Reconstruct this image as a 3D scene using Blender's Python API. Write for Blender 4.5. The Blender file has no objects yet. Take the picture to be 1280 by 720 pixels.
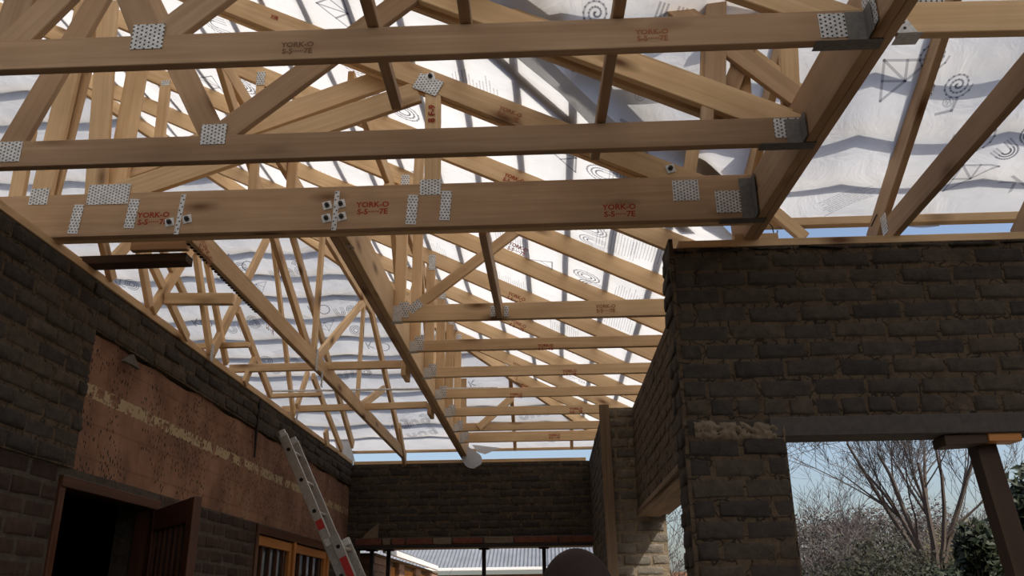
import bpy, bmesh, math, random
import numpy as np
from mathutils import Vector, Matrix, noise

# ------------------------------------------------------------------ camera
SC = bpy.context.scene
COL = SC.collection
F = 1080.0
CAM = Vector((0, 0, 1.5))
_y = Vector((48, 400, F)).normalized()
_x = Vector((1, -.0255, (400 * .0255 - 48) / F)).normalized()
_z = -_x.cross(_y) if _x.cross(_y)[1] > 0 else _x.cross(_y)
RW = Matrix((_x, _y, _z))                       # camera (right, down, forward) -> world
cam = bpy.data.cameras.new('camera')
cam.sensor_width = 36
cam.lens = 36 * F / 1280
cam.clip_start = .05
camo = bpy.data.objects.new('camera', cam)
COL.objects.link(camo)
camo.matrix_world = Matrix.Translation(CAM) @ (RW @ Matrix(((1, 0, 0), (0, -1, 0), (0, 0, -1)))).to_4x4()
SC.camera = camo

# ------------------------------------------------------------------ light, exposure
SUN_DIR = Vector((.50, -.40, .69)).normalized()
w = bpy.data.worlds.new('world')
SC.world = w
w.use_nodes = True
nt = w.node_tree
bg = nt.nodes['Background']
sky = nt.nodes.new('ShaderNodeTexSky')
sky.sky_type = 'NISHITA'
sky.sun_disc = False
sky.sun_elevation = math.asin(SUN_DIR.z)
sky.sun_rotation = math.atan2(SUN_DIR.x, SUN_DIR.y)
sky.dust_density = 4.0
sky.air_density = 1.0
nt.links.new(sky.outputs[0], bg.inputs[0])
bg.inputs[1].default_value = .20
sun = bpy.data.lights.new('sun', 'SUN')
sun.energy = 4.9
sun.angle = .0093
sun.color = (1, .95, .87)
suno = bpy.data.objects.new('sun', sun)
COL.objects.link(suno)
suno.location = (6, -6, 12)
suno.rotation_euler = SUN_DIR.to_track_quat('Z', 'Y').to_euler()
SC.view_settings.view_transform = 'Standard'
SC.view_settings.look = 'None'
SC.view_settings.gamma = 1
SC.view_settings.use_curve_mapping = False
SC.view_settings.exposure = 0.0
SC.cycles.max_bounces = 10
SC.cycles.diffuse_bounces = 5
SC.cycles.transmission_bounces = 6
SC.cycles.use_denoising = True
SC.cycles.sample_clamp_indirect = 6

# ------------------------------------------------------------------ back-projection onto the planes of the building
def ray(x, y): return RW.transposed() @ Vector((0, 0, 0)) if False else RW @ Vector((x - 640, y - 360, F))
def AX(x, y, v): d = ray(x, y); return CAM + d * ((v - CAM.x) / d.x)
def AY(x, y, v): d = ray(x, y); return CAM + d * ((v - CAM.y) / d.y)
def AZ(x, y, v): d = ray(x, y); return CAM + d * ((v - CAM.z) / d.z)

# ------------------------------------------------------------------ materials
def newmat(name):
    m = bpy.data.materials.new(name); m.use_nodes = True
    nt = m.node_tree
    b = nt.nodes['Principled BSDF']
    b.inputs['Specular IOR Level'].default_value = .25
    return m, nt, b
def N(nt, t, **kw):
    n = nt.nodes.new(t)
    for k, v in kw.items():
        if k in n.inputs: n.inputs[k].default_value = v
        else: setattr(n, k, v)
    return n
def ramp(nt, stops):
    r = nt.nodes.new('ShaderNodeValToRGB')
    e = r.color_ramp.elements
    while len(e) < len(stops): e.new(.5)
    for i, (p, c) in enumerate(stops):
        e[i].position = p
        e[i].color = (*c, 1) if len(c) == 3 else c
    return r
def mixc(nt, a, b, f, mode='MIX'):
    n = nt.nodes.new('ShaderNodeMix'); n.data_type = 'RGBA'; n.blend_type = mode
    for s, v in ((6, a), (7, b), (0, f)):
        if hasattr(v, 'links') or hasattr(v, 'is_linked'): nt.links.new(v, n.inputs[s])
        elif s == 0: n.inputs[s].default_value = v
        else: n.inputs[s].default_value = (*v, 1)
    return n.outputs[2]
def mth(nt, op, a, b=None, c=None):
    n = nt.nodes.new('ShaderNodeMath'); n.operation = op
    for i, v in enumerate((a, b, c)):
        if v is None: continue
        if isinstance(v, (int, float)): n.inputs[i].default_value = v
        else: nt.links.new(v, n.inputs[i])
    return n.outputs[0]

def wood(name, light, dark, knot=(.16, .075, .03), knots=True, rough=.7):
    m, nt, b = newmat(name)
    L = nt.links.new
    tc = N(nt, 'ShaderNodeTexCoord')
    oi = N(nt, 'ShaderNodeObjectInfo')
    sc = N(nt, 'ShaderNodeVectorMath', operation='SCALE')
    cx = N(nt, 'ShaderNodeCombineXYZ')
    L(oi.outputs['Random'], cx.inputs[0]); L(oi.outputs['Random'], cx.inputs[1]); L(oi.outputs['Random'], cx.inputs[2])
    L(cx.outputs[0], sc.inputs[0]); sc.inputs['Scale'].default_value = 61.0
    ad = N(nt, 'ShaderNodeVectorMath', operation='ADD')
    L(tc.outputs['Object'], ad.inputs[0]); L(sc.outputs[0], ad.inputs[1])
    mp = N(nt, 'ShaderNodeMapping'); mp.inputs['Scale'].default_value = (.9, 22, 22)
    L(ad.outputs[0], mp.inputs[0])
    n1 = N(nt, 'ShaderNodeTexNoise', Scale=1.6, Detail=5.0, Roughness=.6, Distortion=.5)
    L(mp.outputs[0], n1.inputs['Vector'])
    r1 = ramp(nt, [(.3, dark), (.52, tuple((a + c) / 2 for a, c in zip(light, dark))), (.68, light)])
    L(n1.outputs[0], r1.inputs[0])
    n2 = N(nt, 'ShaderNodeTexNoise', Scale=2.2, Detail=3.0)
    L(ad.outputs[0], n2.inputs['Vector'])
    r2 = ramp(nt, [(.3, (.8, .76, .72)), (.7, (1.08, 1.06, 1.04))])
    L(n2.outputs[0], r2.inputs[0])
    c = mixc(nt, r1.outputs[0], r2.outputs[0], 1.0, 'MULTIPLY')
    rt = ramp(nt, [(0, (.86, .82, .78)), (.5, (1, 1, 1)), (1, (1.08, 1.05, 1.0))])
    L(oi.outputs['Random'], rt.inputs[0])
    c = mixc(nt, c, rt.outputs[0], 1.0, 'MULTIPLY')
    if knots:
        mk = N(nt, 'ShaderNodeMapping'); mk.inputs['Scale'].default_value = (1.9, 5.5, 5.5)
        L(ad.outputs[0], mk.inputs[0])
        vo = N(nt, 'ShaderNodeTexVoronoi', Scale=1.0, Randomness=1.0)
        L(mk.outputs[0], vo.inputs['Vector'])
        rk = ramp(nt, [(.05, (1, 1, 1)), (.12, (.5, .5, .5)), (.21, (0, 0, 0))])
        L(vo.outputs['Distance'], rk.inputs[0])
        c = mixc(nt, c, knot, rk.outputs[0])
    L(c, b.inputs['Base Color'])
    b.inputs['Roughness'].default_value = rough
    bp = N(nt, 'ShaderNodeBump', Strength=.12, Distance=.003)
    L(n1.outputs[0], bp.inputs['Height']); L(bp.outputs[0], b.inputs['Normal'])
    return m

M = {}
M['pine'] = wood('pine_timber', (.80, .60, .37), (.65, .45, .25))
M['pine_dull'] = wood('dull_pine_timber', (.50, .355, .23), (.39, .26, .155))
M['dark_wood'] = wood('dark_timber', (.075, .048, .033), (.05, .032, .022), knot=(.05, .03, .02))
M['batten'] = wood('batten_timber', (.40, .30, .20), (.28, .2, .13), knots=False)
M['meranti'] = wood('red_brown_joinery', (.10, .042, .022), (.065, .026, .014), knots=False, rough=.45)
M['orange_wood'] = wood('orange_joinery', (.55, .25, .07), (.40, .16, .04), knots=False, rough=.5)
M['bright_orange'] = wood('bright_orange_joinery', (.80, .38, .09), (.66, .28, .06), knots=False, rough=.5)
M['old_wood'] = wood('weathered_plank', (.24, .175, .12), (.14, .10, .065), knots=False, rough=.9)

def plain(name, col, rough=.6, metal=0, bump=0, bscale=40):
    m, nt, b = newmat(name)
    tc = N(nt, 'ShaderNodeTexCoord')
    n = N(nt, 'ShaderNodeTexNoise', Scale=bscale, Detail=4.0)
    nt.links.new(tc.outputs['Object'], n.inputs['Vector'])
    r = ramp(nt, [(.3, tuple(c * .82 for c in col)), (.7, tuple(min(1, c * 1.12) for c in col))])
    nt.links.new(n.outputs[0], r.inputs[0]); nt.links.new(r.outputs[0], b.inputs['Base Color'])
    b.inputs['Roughness'].default_value = rough
    b.inputs['Metallic'].default_value = metal
    if bump:
        bp = N(nt, 'ShaderNodeBump', Strength=bump, Distance=.01)
        nt.links.new(n.outputs[0], bp.inputs['Height']); nt.links.new(bp.outputs[0], b.inputs['Normal'])
    return m
M['stamp'] = plain('red_stamp_ink', (.33, .05, .025), .9)
M['stamp_faint'] = plain('faded_stamp_ink', (.40, .16, .075), .9)
M['pencil'] = plain('pencil_marks', (.22, .12, .07), .9)
M['galv'] = plain('galvanised_steel', (.62, .62, .61), .42, .3, .1, 60)
M['shaded_galv'] = plain('shaded_galvanised_steel', (.20, .19, .175), .55, .3, .1, 60)  # darker copy of galv: shade at the tie beam hangers put into the colour
M['bolt'] = plain('dark_bolt_steel', (.06, .055, .05), .5, .6)
M['alu'] = plain('ladder_aluminium', (.46, .45, .42), .38, .7)
M['red'] = plain('red_sticker', (.42, .035, .03), .5)
M['black'] = plain('black_plastic', (.012, .012, .012), .5)
M['steel_dark'] = plain('dark_steel_post', (.035, .028, .025), .6, .3)
M['concrete'] = plain('grey_concrete', (.13, .115, .10), .95, 0, .3, 25)
M['lintel'] = plain('dark_concrete_lintel', (.075, .066, .058), .95, 0, .3, 30)
M['floor'] = plain('dusty_screed', (.20, .17, .14), .95, 0, .3, 8)
M['soil'] = plain('dry_ground', (.22, .17, .10), .98, 0, .4, 3)
M['mortar_lump'] = plain('mortar_lumps', (.19, .145, .10), .98, 0, .6, 30)
M['white_paint'] = plain('white_fascia_paint', (.75, .74, .72), .6)
M['skin'] = plain('brown_skin', (.018, .0072, .0045), .7, 0, .08, 90)
M['cloth'] = plain('dark_work_clothing', (.05, .055, .07), .9, 0, .2, 80)
M['bark'] = plain('grey_brown_bark', (.085, .066, .055), .95, 0, .4, 30)
M['twig'] = plain('grey_twigs', (.13, .108, .10), .95)
M['leaf'] = plain('dark_green_leaves', (.020, .027, .012), .55, 0, 0, 3)
M['leaf_olive'] = plain('olive_leaves', (.022, .022, .010), .6, 0, 0, 3)
M['leaf_dry'] = plain('dry_yellow_green_leaves', (.10, .085, .042), .7, 0, 0, 3)
M['brush'] = plain('dry_brushwood', (.085, .072, .066), .95, 0, 0, 3)
M['wire'] = plain('thin_black_wire', (.03, .03, .03), .6)
M['glass_dark'] = plain('dark_window_glass', (.03, .03, .032), .12)

def plate_mat():
    m, nt, b = newmat('punched_nail_plate')
    L = nt.links.new
    tc = N(nt, 'ShaderNodeTexCoord')
    sp = N(nt, 'ShaderNodeSeparateXYZ'); L(tc.outputs['Object'], sp.inputs[0])
    # staggered short slots punched in rows
    u = mth(nt, 'MULTIPLY', sp.outputs[0], 1 / .0145)
    row = mth(nt, 'FLOOR', u)
    par = mth(nt, 'MULTIPLY', mth(nt, 'MODULO', mth(nt, 'ABSOLUTE', row), 2.0), .5)
    v = mth(nt, 'ADD', mth(nt, 'MULTIPLY', sp.outputs[1], 1 / .0155), par)
    fu = mth(nt, 'ABSOLUTE', mth(nt, 'SUBTRACT', mth(nt, 'FRACT', u), .5))
    fv = mth(nt, 'ABSOLUTE', mth(nt, 'SUBTRACT', mth(nt, 'FRACT', v), .5))
    slot = mth(nt, 'MULTIPLY', mth(nt, 'LESS_THAN', fu, .22), mth(nt, 'LESS_THAN', fv, .22))
    n = N(nt, 'ShaderNodeTexNoise', Scale=50.0)
    L(tc.outputs['Object'], n.inputs['Vector'])
    r = ramp(nt, [(.3, (.50, .50, .49)), (.7, (.74, .74, .73))])
    L(n.outputs[0], r.inputs[0])
    c = mixc(nt, r.outputs[0], (.05, .04, .03), slot)
    L(c, b.inputs['Base Color'])
    b.inputs['Roughness'].default_value = .45
    L(mth(nt, 'MULTIPLY', mth(nt, 'SUBTRACT', 1.0, slot), .2), b.inputs['Metallic'])
    return m
M['plate'] = plate_mat()

def membrane_mat(name='white_roof_underlay', lo=.53, hi=.68):
    m, nt, b = newmat(name)
    L = nt.links.new
    nt.nodes.remove(b)
    out = nt.nodes['Material Output']
    tc = N(nt, 'ShaderNodeTexCoord')
    n = N(nt, 'ShaderNodeTexNoise', Scale=1.1, Detail=7.0, Roughness=.62, Distortion=.8)
    L(tc.outputs['Object'], n.inputs['Vector'])
    r = ramp(nt, [(.3, (lo, lo, lo)), (.7, (hi, hi, hi))])
    L(n.outputs[0], r.inputs[0])
    d = N(nt, 'ShaderNodeBsdfDiffuse'); t = N(nt, 'ShaderNodeBsdfTranslucent')
    L(r.outputs[0], d.inputs[0]); L(r.outputs[0], t.inputs[0])
    n2 = N(nt, 'ShaderNodeTexNoise', Scale=4.0, Detail=6.0, Roughness=.6, Distortion=1.0)
    L(tc.outputs['Object'], n2.inputs['Vector'])
    bp = N(nt, 'ShaderNodeBump', Strength=.5, Distance=.03)
    L(n2.outputs[0], bp.inputs['Height']); L(bp.outputs[0], d.inputs['Normal']); L(bp.outputs[0], t.inputs['Normal'])
    mx = N(nt, 'ShaderNodeMixShader'); mx.inputs[0].default_value = .62
    L(d.outputs[0], mx.inputs[1]); L(t.outputs[0], mx.inputs[2])
    L(mx.outputs[0], out.inputs[0])
    return m
M['membrane'] = membrane_mat()
def ink(name, c):
    m, nt, b = newmat(name); nt.nodes.remove(b)
    tr = N(nt, 'ShaderNodeBsdfTransparent'); tr.inputs[0].default_value = (*c, 1)
    d = N(nt, 'ShaderNodeBsdfDiffuse'); d.inputs[0].default_value = (.2, .2, .21, 1)
    mx = N(nt, 'ShaderNodeMixShader'); mx.inputs[0].default_value = .08
    nt.links.new(tr.outputs[0], mx.inputs[1]); nt.links.new(d.outputs[0], mx.inputs[2]); nt.links.new(mx.outputs[0], nt.nodes['Material Output'].inputs[0])
    return m
M['print'] = ink('grey_print_ink', (.46, .46, .48)); M['print_light'] = ink('pale_grey_print_ink', (.64, .64, .66))

def brick_mat(name, c1, c2, c3, bump=.6, cracks=0):
    m, nt, b = newmat(name)
    L = nt.links.new
    g = N(nt, 'ShaderNodeNewGeometry')
    tc = N(nt, 'ShaderNodeTexCoord')
    r = ramp(nt, [(0, c1), (.5, c2), (1, c3)])
    L(g.outputs['Random Per Island'], r.inputs[0])
    n = N(nt, 'ShaderNodeTexNoise', Scale=18.0, Detail=6.0, Roughness=.7)
    L(tc.outputs['Object'], n.inputs['Vector'])
    r2 = ramp(nt, [(.3, (.62, .6, .58)), (.7, (1.3, 1.28, 1.22))])
    L(n.outputs[0], r2.inputs[0])
    c = mixc(nt, r.outputs[0], r2.outputs[0], 1.0, 'MULTIPLY')
    if cracks:
        nd = N(nt, 'ShaderNodeTexNoise', Scale=9.0, Detail=4.0); L(tc.outputs['Object'], nd.inputs['Vector'])
        va = N(nt, 'ShaderNodeVectorMath', operation='MULTIPLY_ADD'); L(nd.outputs['Color'], va.inputs[0]); va.inputs[1].default_value = (.12, .12, .12); L(tc.outputs['Object'], va.inputs[2])
        vv = N(nt, 'ShaderNodeTexVoronoi', Scale=cracks, feature='DISTANCE_TO_EDGE'); L(va.outputs[0], vv.inputs['Vector'])
        c = mixc(nt, c, (.012, .010, .008), mth(nt, 'MULTIPLY', mth(nt, 'LESS_THAN', vv.outputs['Distance'], .03), .8))
    L(c, b.inputs['Base Color'])
    b.inputs['Roughness'].default_value = .93
    n3 = N(nt, 'ShaderNodeTexNoise', Scale=45.0, Detail=5.0, Roughness=.7)
    L(tc.outputs['Object'], n3.inputs['Vector'])
    bp = N(nt, 'ShaderNodeBump', Strength=bump, Distance=.012)
    L(n3.outputs[0], bp.inputs['Height']); L(bp.outputs[0], b.inputs['Normal'])
    return m
M['cement_brick'] = brick_mat('dark_cement_brick', (.040, .034, .030), (.056, .047, .039), (.074, .058, .043))
M['mortar'] = brick_mat('rough_brown_mortar', (.098, .071, .046), (.098, .071, .046), (.098, .071, .046), .9, 11.0)
M['lit_pier_brick'] = brick_mat('sun_lightened_pier_brick', (.11, .10, .085), (.16, .142, .118), (.20, .175, .14))  # lighter than the other bricks: sun on the pier face put into the colour
M['lit_pier_mortar'] = brick_mat('sun_lightened_pier_mortar', (.22, .175, .12), (.22, .175, .12), (.22, .175, .12), .9)  # mortar lightened likewise, sunlight on the pier painted in
M['face_brick'] = brick_mat('dark_face_brick', (.032, .020, .016), (.045, .027, .020), (.06, .036, .026))
M['pale_mortar'] = brick_mat('pale_mortar', (.075, .062, .05), (.075, .062, .05), (.075, .062, .05), .8)

def panel_mat():
    m, nt, b = newmat('stripped_red_brown_plaster')
    L = nt.links.new
    tc = N(nt, 'ShaderNodeTexCoord')
    sp = N(nt, 'ShaderNodeSeparateXYZ'); L(tc.outputs['Object'], sp.inputs[0])
    n = N(nt, 'ShaderNodeTexNoise', Scale=3.0, Detail=7.0, Roughness=.65)
    L(tc.outputs['Object'], n.inputs['Vector'])
    r = ramp(nt, [(.28, (.13, .068, .044)), (.5, (.225, .118, .074)), (.72, (.31, .18, .118))])
    L(n.outputs[0], r.inputs[0])
    # faint courses left in the old render
    mp = N(nt, 'ShaderNodeMapping'); mp.inputs['Rotation'].default_value = (math.pi / 2, 0, math.pi / 2)
    bt = N(nt, 'ShaderNodeTexBrick', Scale=1.0)
    bt.inputs['Color1'].default_value = (1, 1, 1, 1); bt.inputs['Color2'].default_value = (.86, .84, .82, 1)
    bt.inputs['Mortar'].default_value = (.62, .58, .54, 1)
    bt.inputs['Mortar Size'].default_value = .006; bt.inputs['Brick Width'].default_value = .23; bt.inputs['Row Height'].default_value = .172
    cb = N(nt, 'ShaderNodeCombineXYZ'); L(sp.outputs[1], cb.inputs[0]); L(sp.outputs[2], cb.inputs[1]); L(cb.outputs[0], bt.inputs['Vector'])
    c = mixc(nt, r.outputs[0], bt.outputs[0], .5, 'MULTIPLY')
    # pale painted band with gaps
    n2 = N(nt, 'ShaderNodeTexNoise', Scale=9.0, Detail=5.0, Roughness=.7)
    L(tc.outputs['Object'], n2.inputs['Vector'])
    dz = mth(nt, 'ABSOLUTE', mth(nt, 'SUBTRACT', sp.outputs[2], 2.565))
    inb = mth(nt, 'MULTIPLY', mth(nt, 'LESS_THAN', mth(nt, 'ADD', dz, mth(nt, 'MULTIPLY', n2.outputs[0], .06)), .066), mth(nt, 'GREATER_THAN', n2.outputs[0], .47))
    c = mixc(nt, c, (.40, .32, .19), mth(nt, 'MULTIPLY', inb, .9))
    # chisel pits
    pm = N(nt, 'ShaderNodeMapping'); pm.inputs['Scale'].default_value = (1, 1, .55); L(tc.outputs['Object'], pm.inputs[0])
    vo = N(nt, 'ShaderNodeTexVoronoi', Scale=46.0); L(pm.outputs[0], vo.inputs['Vector'])
    n4 = N(nt, 'ShaderNodeTexNoise', Scale=2.6, Detail=2.0); L(tc.outputs['Object'], n4.inputs['Vector'])
    pit = mth(nt, 'MULTIPLY', mth(nt, 'LESS_THAN', vo.outputs['Distance'], .27), mth(nt, 'GREATER_THAN', n4.outputs[0], .46))
    c = mixc(nt, c, (.03, .02, .015), pit)
    L(c, b.inputs['Base Color']); b.inputs['Roughness'].default_value = .95
    bp = N(nt, 'ShaderNodeBump', Strength=.5, Distance=.015)
    L(mth(nt, 'SUBTRACT', n.outputs[0], pit), bp.inputs['Height']); L(bp.outputs[0], b.inputs['Normal'])
    return m
M['panel'] = panel_mat()

def corrugated_mat():
    m, nt, b = newmat('grey_corrugated_sheet')
    tc = N(nt, 'ShaderNodeTexCoord')
    wv = N(nt, 'ShaderNodeTexNoise', Scale=3.0)
    nt.links.new(tc.outputs['Object'], wv.inputs['Vector'])
    r = ramp(nt, [(.3, (.17, .18, .195)), (.7, (.22, .23, .25))])
    nt.links.new(wv.outputs[0], r.inputs[0]); nt.links.new(r.outputs[0], b.inputs['Base Color'])
    b.inputs['Roughness'].default_value = .5; b.inputs['Metallic'].default_value = .2
    return m
M['corrugated'] = corrugated_mat()

# ------------------------------------------------------------------ object helpers
def link(name, me, mat=None, parent=None, mw=None):
    o = bpy.data.objects.new(name, me)
    COL.objects.link(o)
    for m in (mat if isinstance(mat, (list, tuple)) else [mat] if mat else []): me.materials.append(m)
    mw = mw or Matrix.Identity(4)
    if parent is not None:
        o.parent = parent
        o.matrix_basis = parent_world(parent).inverted() @ mw
    else:
        o.matrix_basis = mw
    return o
def parent_world(p):
    return p.matrix_basis if p.parent is None else parent_world(p.parent) @ p.matrix_basis
def tag(o, label, cat, group=None, kind=None):
    o['label'] = label; o['category'] = cat
    if group: o['group'] = group
    if kind: o['kind'] = kind
    return o
def thing(name, label, cat, loc=(0, 0, 0), group=None):
    o = bpy.data.objects.new(name, None); COL.objects.link(o)
    o.empty_display_size = .1
    o.matrix_basis = Matrix.Translation(Vector(loc))
    return tag(o, label, cat, group)
def struct(o):
    o['kind'] = 'structure'
    return o
def box_bm(bm, lo, hi, mi=0):
    vs = [bm.verts.new((x, y, z)) for x in (lo[0], hi[0]) for y in (lo[1], hi[1]) for z in (lo[2], hi[2])]
    for f in ((0, 1, 3, 2), (4, 6, 7, 5), (0, 4, 5, 1), (2, 3, 7, 6), (0, 2, 6, 4), (1, 5, 7, 3)):
        bm.faces.new([vs[i] for i in f]).material_index = mi
    return vs
def tube_bm(bm, pts, r, seg=6, cap=True):
    """tube along pts; r number or list"""
    pts = [Vector(p) for p in pts]
    rings = []
    for i, p in enumerate(pts):
        d = (pts[min(i + 1, len(pts) - 1)] - pts[max(i - 1, 0)]).normalized()
        a = d.orthogonal().normalized() if i == 0 else (a - d * a.dot(d)).normalized()
        b = d.cross(a)
        rr = r[i] if isinstance(r, (list, tuple)) else r
        rings.append([bm.verts.new(p + (a * math.cos(t) + b * math.sin(t)) * rr) for t in [2 * math.pi * k / seg for k in range(seg)]])
    for A, B in zip(rings, rings[1:]):
        for k in range(seg):
            bm.faces.new((A[k], A[(k + 1) % seg], B[(k + 1) % seg], B[k]))
    if cap and seg > 2:
        bm.faces.new(rings[0][::-1]); bm.faces.new(rings[-1])
def finish(bm, smooth=False, bevel=0):
    if bevel:
        bmesh.ops.bevel(bm, geom=bm.edges[:], offset=bevel, segments=1, affect='EDGES', profile=.5)
    bmesh.ops.recalc_face_normals(bm, faces=bm.faces[:])
    me = bpy.data.meshes.new('mesh')
    bm.to_mesh(me); bm.free()
    if smooth:
        for p in me.polygons: p.use_smooth = True
    return me
def frame(p0, p1, n):
    """matrix with x along p0->p1, z close to n, at the middle"""
    p0, p1, n = Vector(p0), Vector(p1), Vector(n)
    x = (p1 - p0).normalized(); z = (n - x * n.dot(x)).normalized(); y = z.cross(x)
    m = Matrix((x, y, z)).transposed().to_4x4()
    m.translation = (p0 + p1) / 2
    return m
BEV = .0025
def beam(name, p0, p1, wd, t, n, mat='pine', parent=None, cut0=0, cut1=0):
    """straight timber: wd in the plane, t along n; cut = end shear (end slides along x per unit y)"""
    p0, p1 = Vector(p0), Vector(p1)
    L = (p1 - p0).length
    bm = bmesh.new()
    vs = []
    for sx in (-1, 1):
        for sy in (-1, 1):
            for sz in (-1, 1):
                c = cut0 if sx < 0 else cut1
                vs.append(bm.verts.new((sx * L / 2 + c * sy * wd / 2, sy * wd / 2, sz * t / 2)))
    for f in ((0, 1, 3, 2), (4, 6, 7, 5), (0, 4, 5, 1), (2, 3, 7, 6), (0, 2, 6, 4), (1, 5, 7, 3)):
        bm.faces.new([vs[i] for i in f])
    return link(name, finish(bm, bevel=min(BEV, t / 6)), M[mat] if isinstance(mat, str) else mat, parent, frame(p0, p1, n))
def text_mesh(s, size, extr=0.0, bold=0.0, res=2):
    cu = bpy.data.curves.new('t', 'FONT')
    cu.body = s; cu.offset = bold; cu.size = size; cu.align_x = 'CENTER'; cu.align_y = 'CENTER'; cu.extrude = extr
    cu.resolution_u = res
    o = bpy.data.objects.new('t', cu)
    me = bpy.data.meshes.new_from_object(o)
    bpy.data.objects.remove(o); bpy.data.curves.remove(cu)
    me.materials.clear()
    return me
def stamp(parent, c, x, n, size=.03, s=('YORK-O', 'S-5·····7E'), mat='stamp'):
    """two-line ink stamp on a timber face; c centre, x reading direction, n face normal"""
    bm = bmesh.new()
    for i, l in enumerate(s):
        me = text_mesh(l, size, bold=size * .03)
        k = len(bm.verts)
        bm.from_mesh(me); bm.verts.ensure_lookup_table()
        for v in bm.verts[k:]: v.co.y += -i * size * .95; v.co.x *= 1.05
        bpy.data.meshes.remove(me)
    me = bpy.data.meshes.new('stamp'); bm.to_mesh(me); bm.free()
    c, x, n = Vector(c), Vector(x).normalized(), Vector(n).normalized()
    m = Matrix((x, n.cross(x), n)).transposed().to_4x4(); m.translation = c + n * .0012
    return link('grade_stamp', me, M[mat], parent, m)
def nail_plate(parent, c, x, n, a, b, name='nail_plate'):
    bm = bmesh.new(); box_bm(bm, (-a / 2, -b / 2, 0), (a / 2, b / 2, .0016))
    c, x, n = Vector(c), Vector(x).normalized(), Vector(n).normalized()
    x = (x - n * x.dot(n)).normalized()
    m = Matrix((x, n.cross(x), n)).transposed().to_4x4(); m.translation = c + n * .0008
    return link(name, finish(bm), M['plate'], parent, m)
def bolt(parent, c, n):
    bm = bmesh.new(); box_bm(bm, (-.021, -.021, 0), (.021, .021, .003))
    z = Vector(n).normalized(); x = Vector((.97, 0, .24)); x = (x - z * x.dot(z)).normalized()
    m = Matrix((x, z.cross(x), z)).transposed().to_4x4(); m.translation = Vector(c)
    wsh = link('bolt_washer', finish(bm, bevel=.0008), M['galv'], parent, m)
    bm = bmesh.new(); tube_bm(bm, [(0, 0, .003), (0, 0, .014)], .012, 6); tube_bm(bm, [(0, 0, .014), (0, 0, .024)], .006, 8)
    link('nut', finish(bm), M['bolt'], wsh, m)

UP = Vector((0, 0, 1)); EX = Vector((1, 0, 0)); EY = Vector((0, 1, 0))
TAN = .488
ZH = 3.15
def zr(x): return 3.428 + TAN * (.70 - x)            # top of rafters, slope that falls to the right wall
def zb(y): return 3.428 + TAN * (10.15 - y)          # slope that falls to the far wall
def z2(y): return 3.428 + TAN * (3.90 - y)           # slope that falls to the near right wall

# ================================================================== THE SETTING
def brick_wall(name, o, u, n, L, z0, z1, thick, holes, bmat, mmat, seed, course=.0865, bl=.222, prot=.009, header=(), gapm=.015):
    """masonry wall: core with openings and real bricks standing a little proud of the mortar"""
    rnd = random.Random(seed)
    o, u, n = Vector(o), Vector(u), Vector(n)
    bm = bmesh.new()
    us = sorted({0, L, *[h[0] for h in holes], *[h[1] for h in holes]})
    zs = sorted({z0, z1, *[h[2] for h in holes], *[h[3] for h in holes]})
    us = [a for a in us if 0 <= a <= L]; zs = [a for a in zs if z0 <= a <= z1]
    def P(a, d, z): return o + u * a + n * d + UP * z
    inh = lambda a, z: any(h[0] < a < h[1] and h[2] < z < h[3] for h in holes)
    for a0, a1 in zip(us, us[1:]):
        for b0, b1 in zip(zs, zs[1:]):
            if inh((a0 + a1) / 2, (b0 + b1) / 2): continue
            vs = [bm.verts.new(P(a, d, z)) for a in (a0, a1) for d in (0, -thick) for z in (b0, b1)]
            for f in ((0, 1, 3, 2), (4, 6, 7, 5), (0, 4, 5, 1), (2, 3, 7, 6), (0, 2, 6, 4), (1, 5, 7, 3)):
                bm.faces.new([vs[i] for i in f]).material_index = 1
    z = z0; k = 0
    while z < z1 - .03:
        zc1 = min(z + course, z1)
        hd = any(a <= (z + zc1) / 2 <= b for a, b in header)
        step = .116 if hd else bl + gapm
        a = -(step / 2 if k % 2 else 0) - rnd.random() * .03
        while a < L:
            a0, a1 = max(a, 0), min(a + step - gapm, L)
            zm = (z + zc1) / 2
            for h in holes:
                if h[2] < zm < h[3]:
                    if a0 < h[0] < a1: a1 = h[0] - .004
                    elif a0 < h[1] < a1: a0 = h[1] + .004
            if a1 - a0 > .03 and not inh((a0 + a1) / 2, zm):
                j = lambda s: rnd.uniform(-s, s)
                dz = j(.004)
                b0, b1 = z + gapm * .5 + dz, zc1 - gapm * .5 + dz
                pr = prot * rnd.uniform(.1, 1.3)
                base = [(a0 + j(.005), b0 + j(.004)), (a1 + j(.005), b0 + j(.004)), (a1 + j(.005), b1 + j(.004)), (a0 + j(.005), b1 + j(.004))]
                c = (sum(p[0] for p in base) / 4, sum(p[1] for p in base) / 4)
                A = [bm.verts.new(P(p[0], -.004, p[1])) for p in base]
                def ring(ins, d):
                    return [bm.verts.new(P(p[0] + (ins if p[0] < c[0] else -ins) * rnd.uniform(.5, 1.4), d + j(.0018), p[1] + (ins if p[1] < c[1] else -ins) * rnd.uniform(.5, 1.4))) for p in base]
                Bv = ring(.006, pr * .7); Cv = ring(.017, pr)
                for Q, S in ((A, Bv), (Bv, Cv)):
                    for q in range(4): bm.faces.new((Q[q], Q[(q + 1) % 4], S[(q + 1) % 4], S[q])).smooth = True
                bm.faces.new(Cv).smooth = True
            a += step
        z += course; k += 1
    return struct(link(name, finish(bm), [M[bmat], M[mmat]]))

def slab(name, lo, hi, mat, bevel=0):
    bm = bmesh.new(); box_bm(bm, lo, hi)
    return struct(link(name, finish(bm, bevel=bevel), M[mat]))

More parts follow.
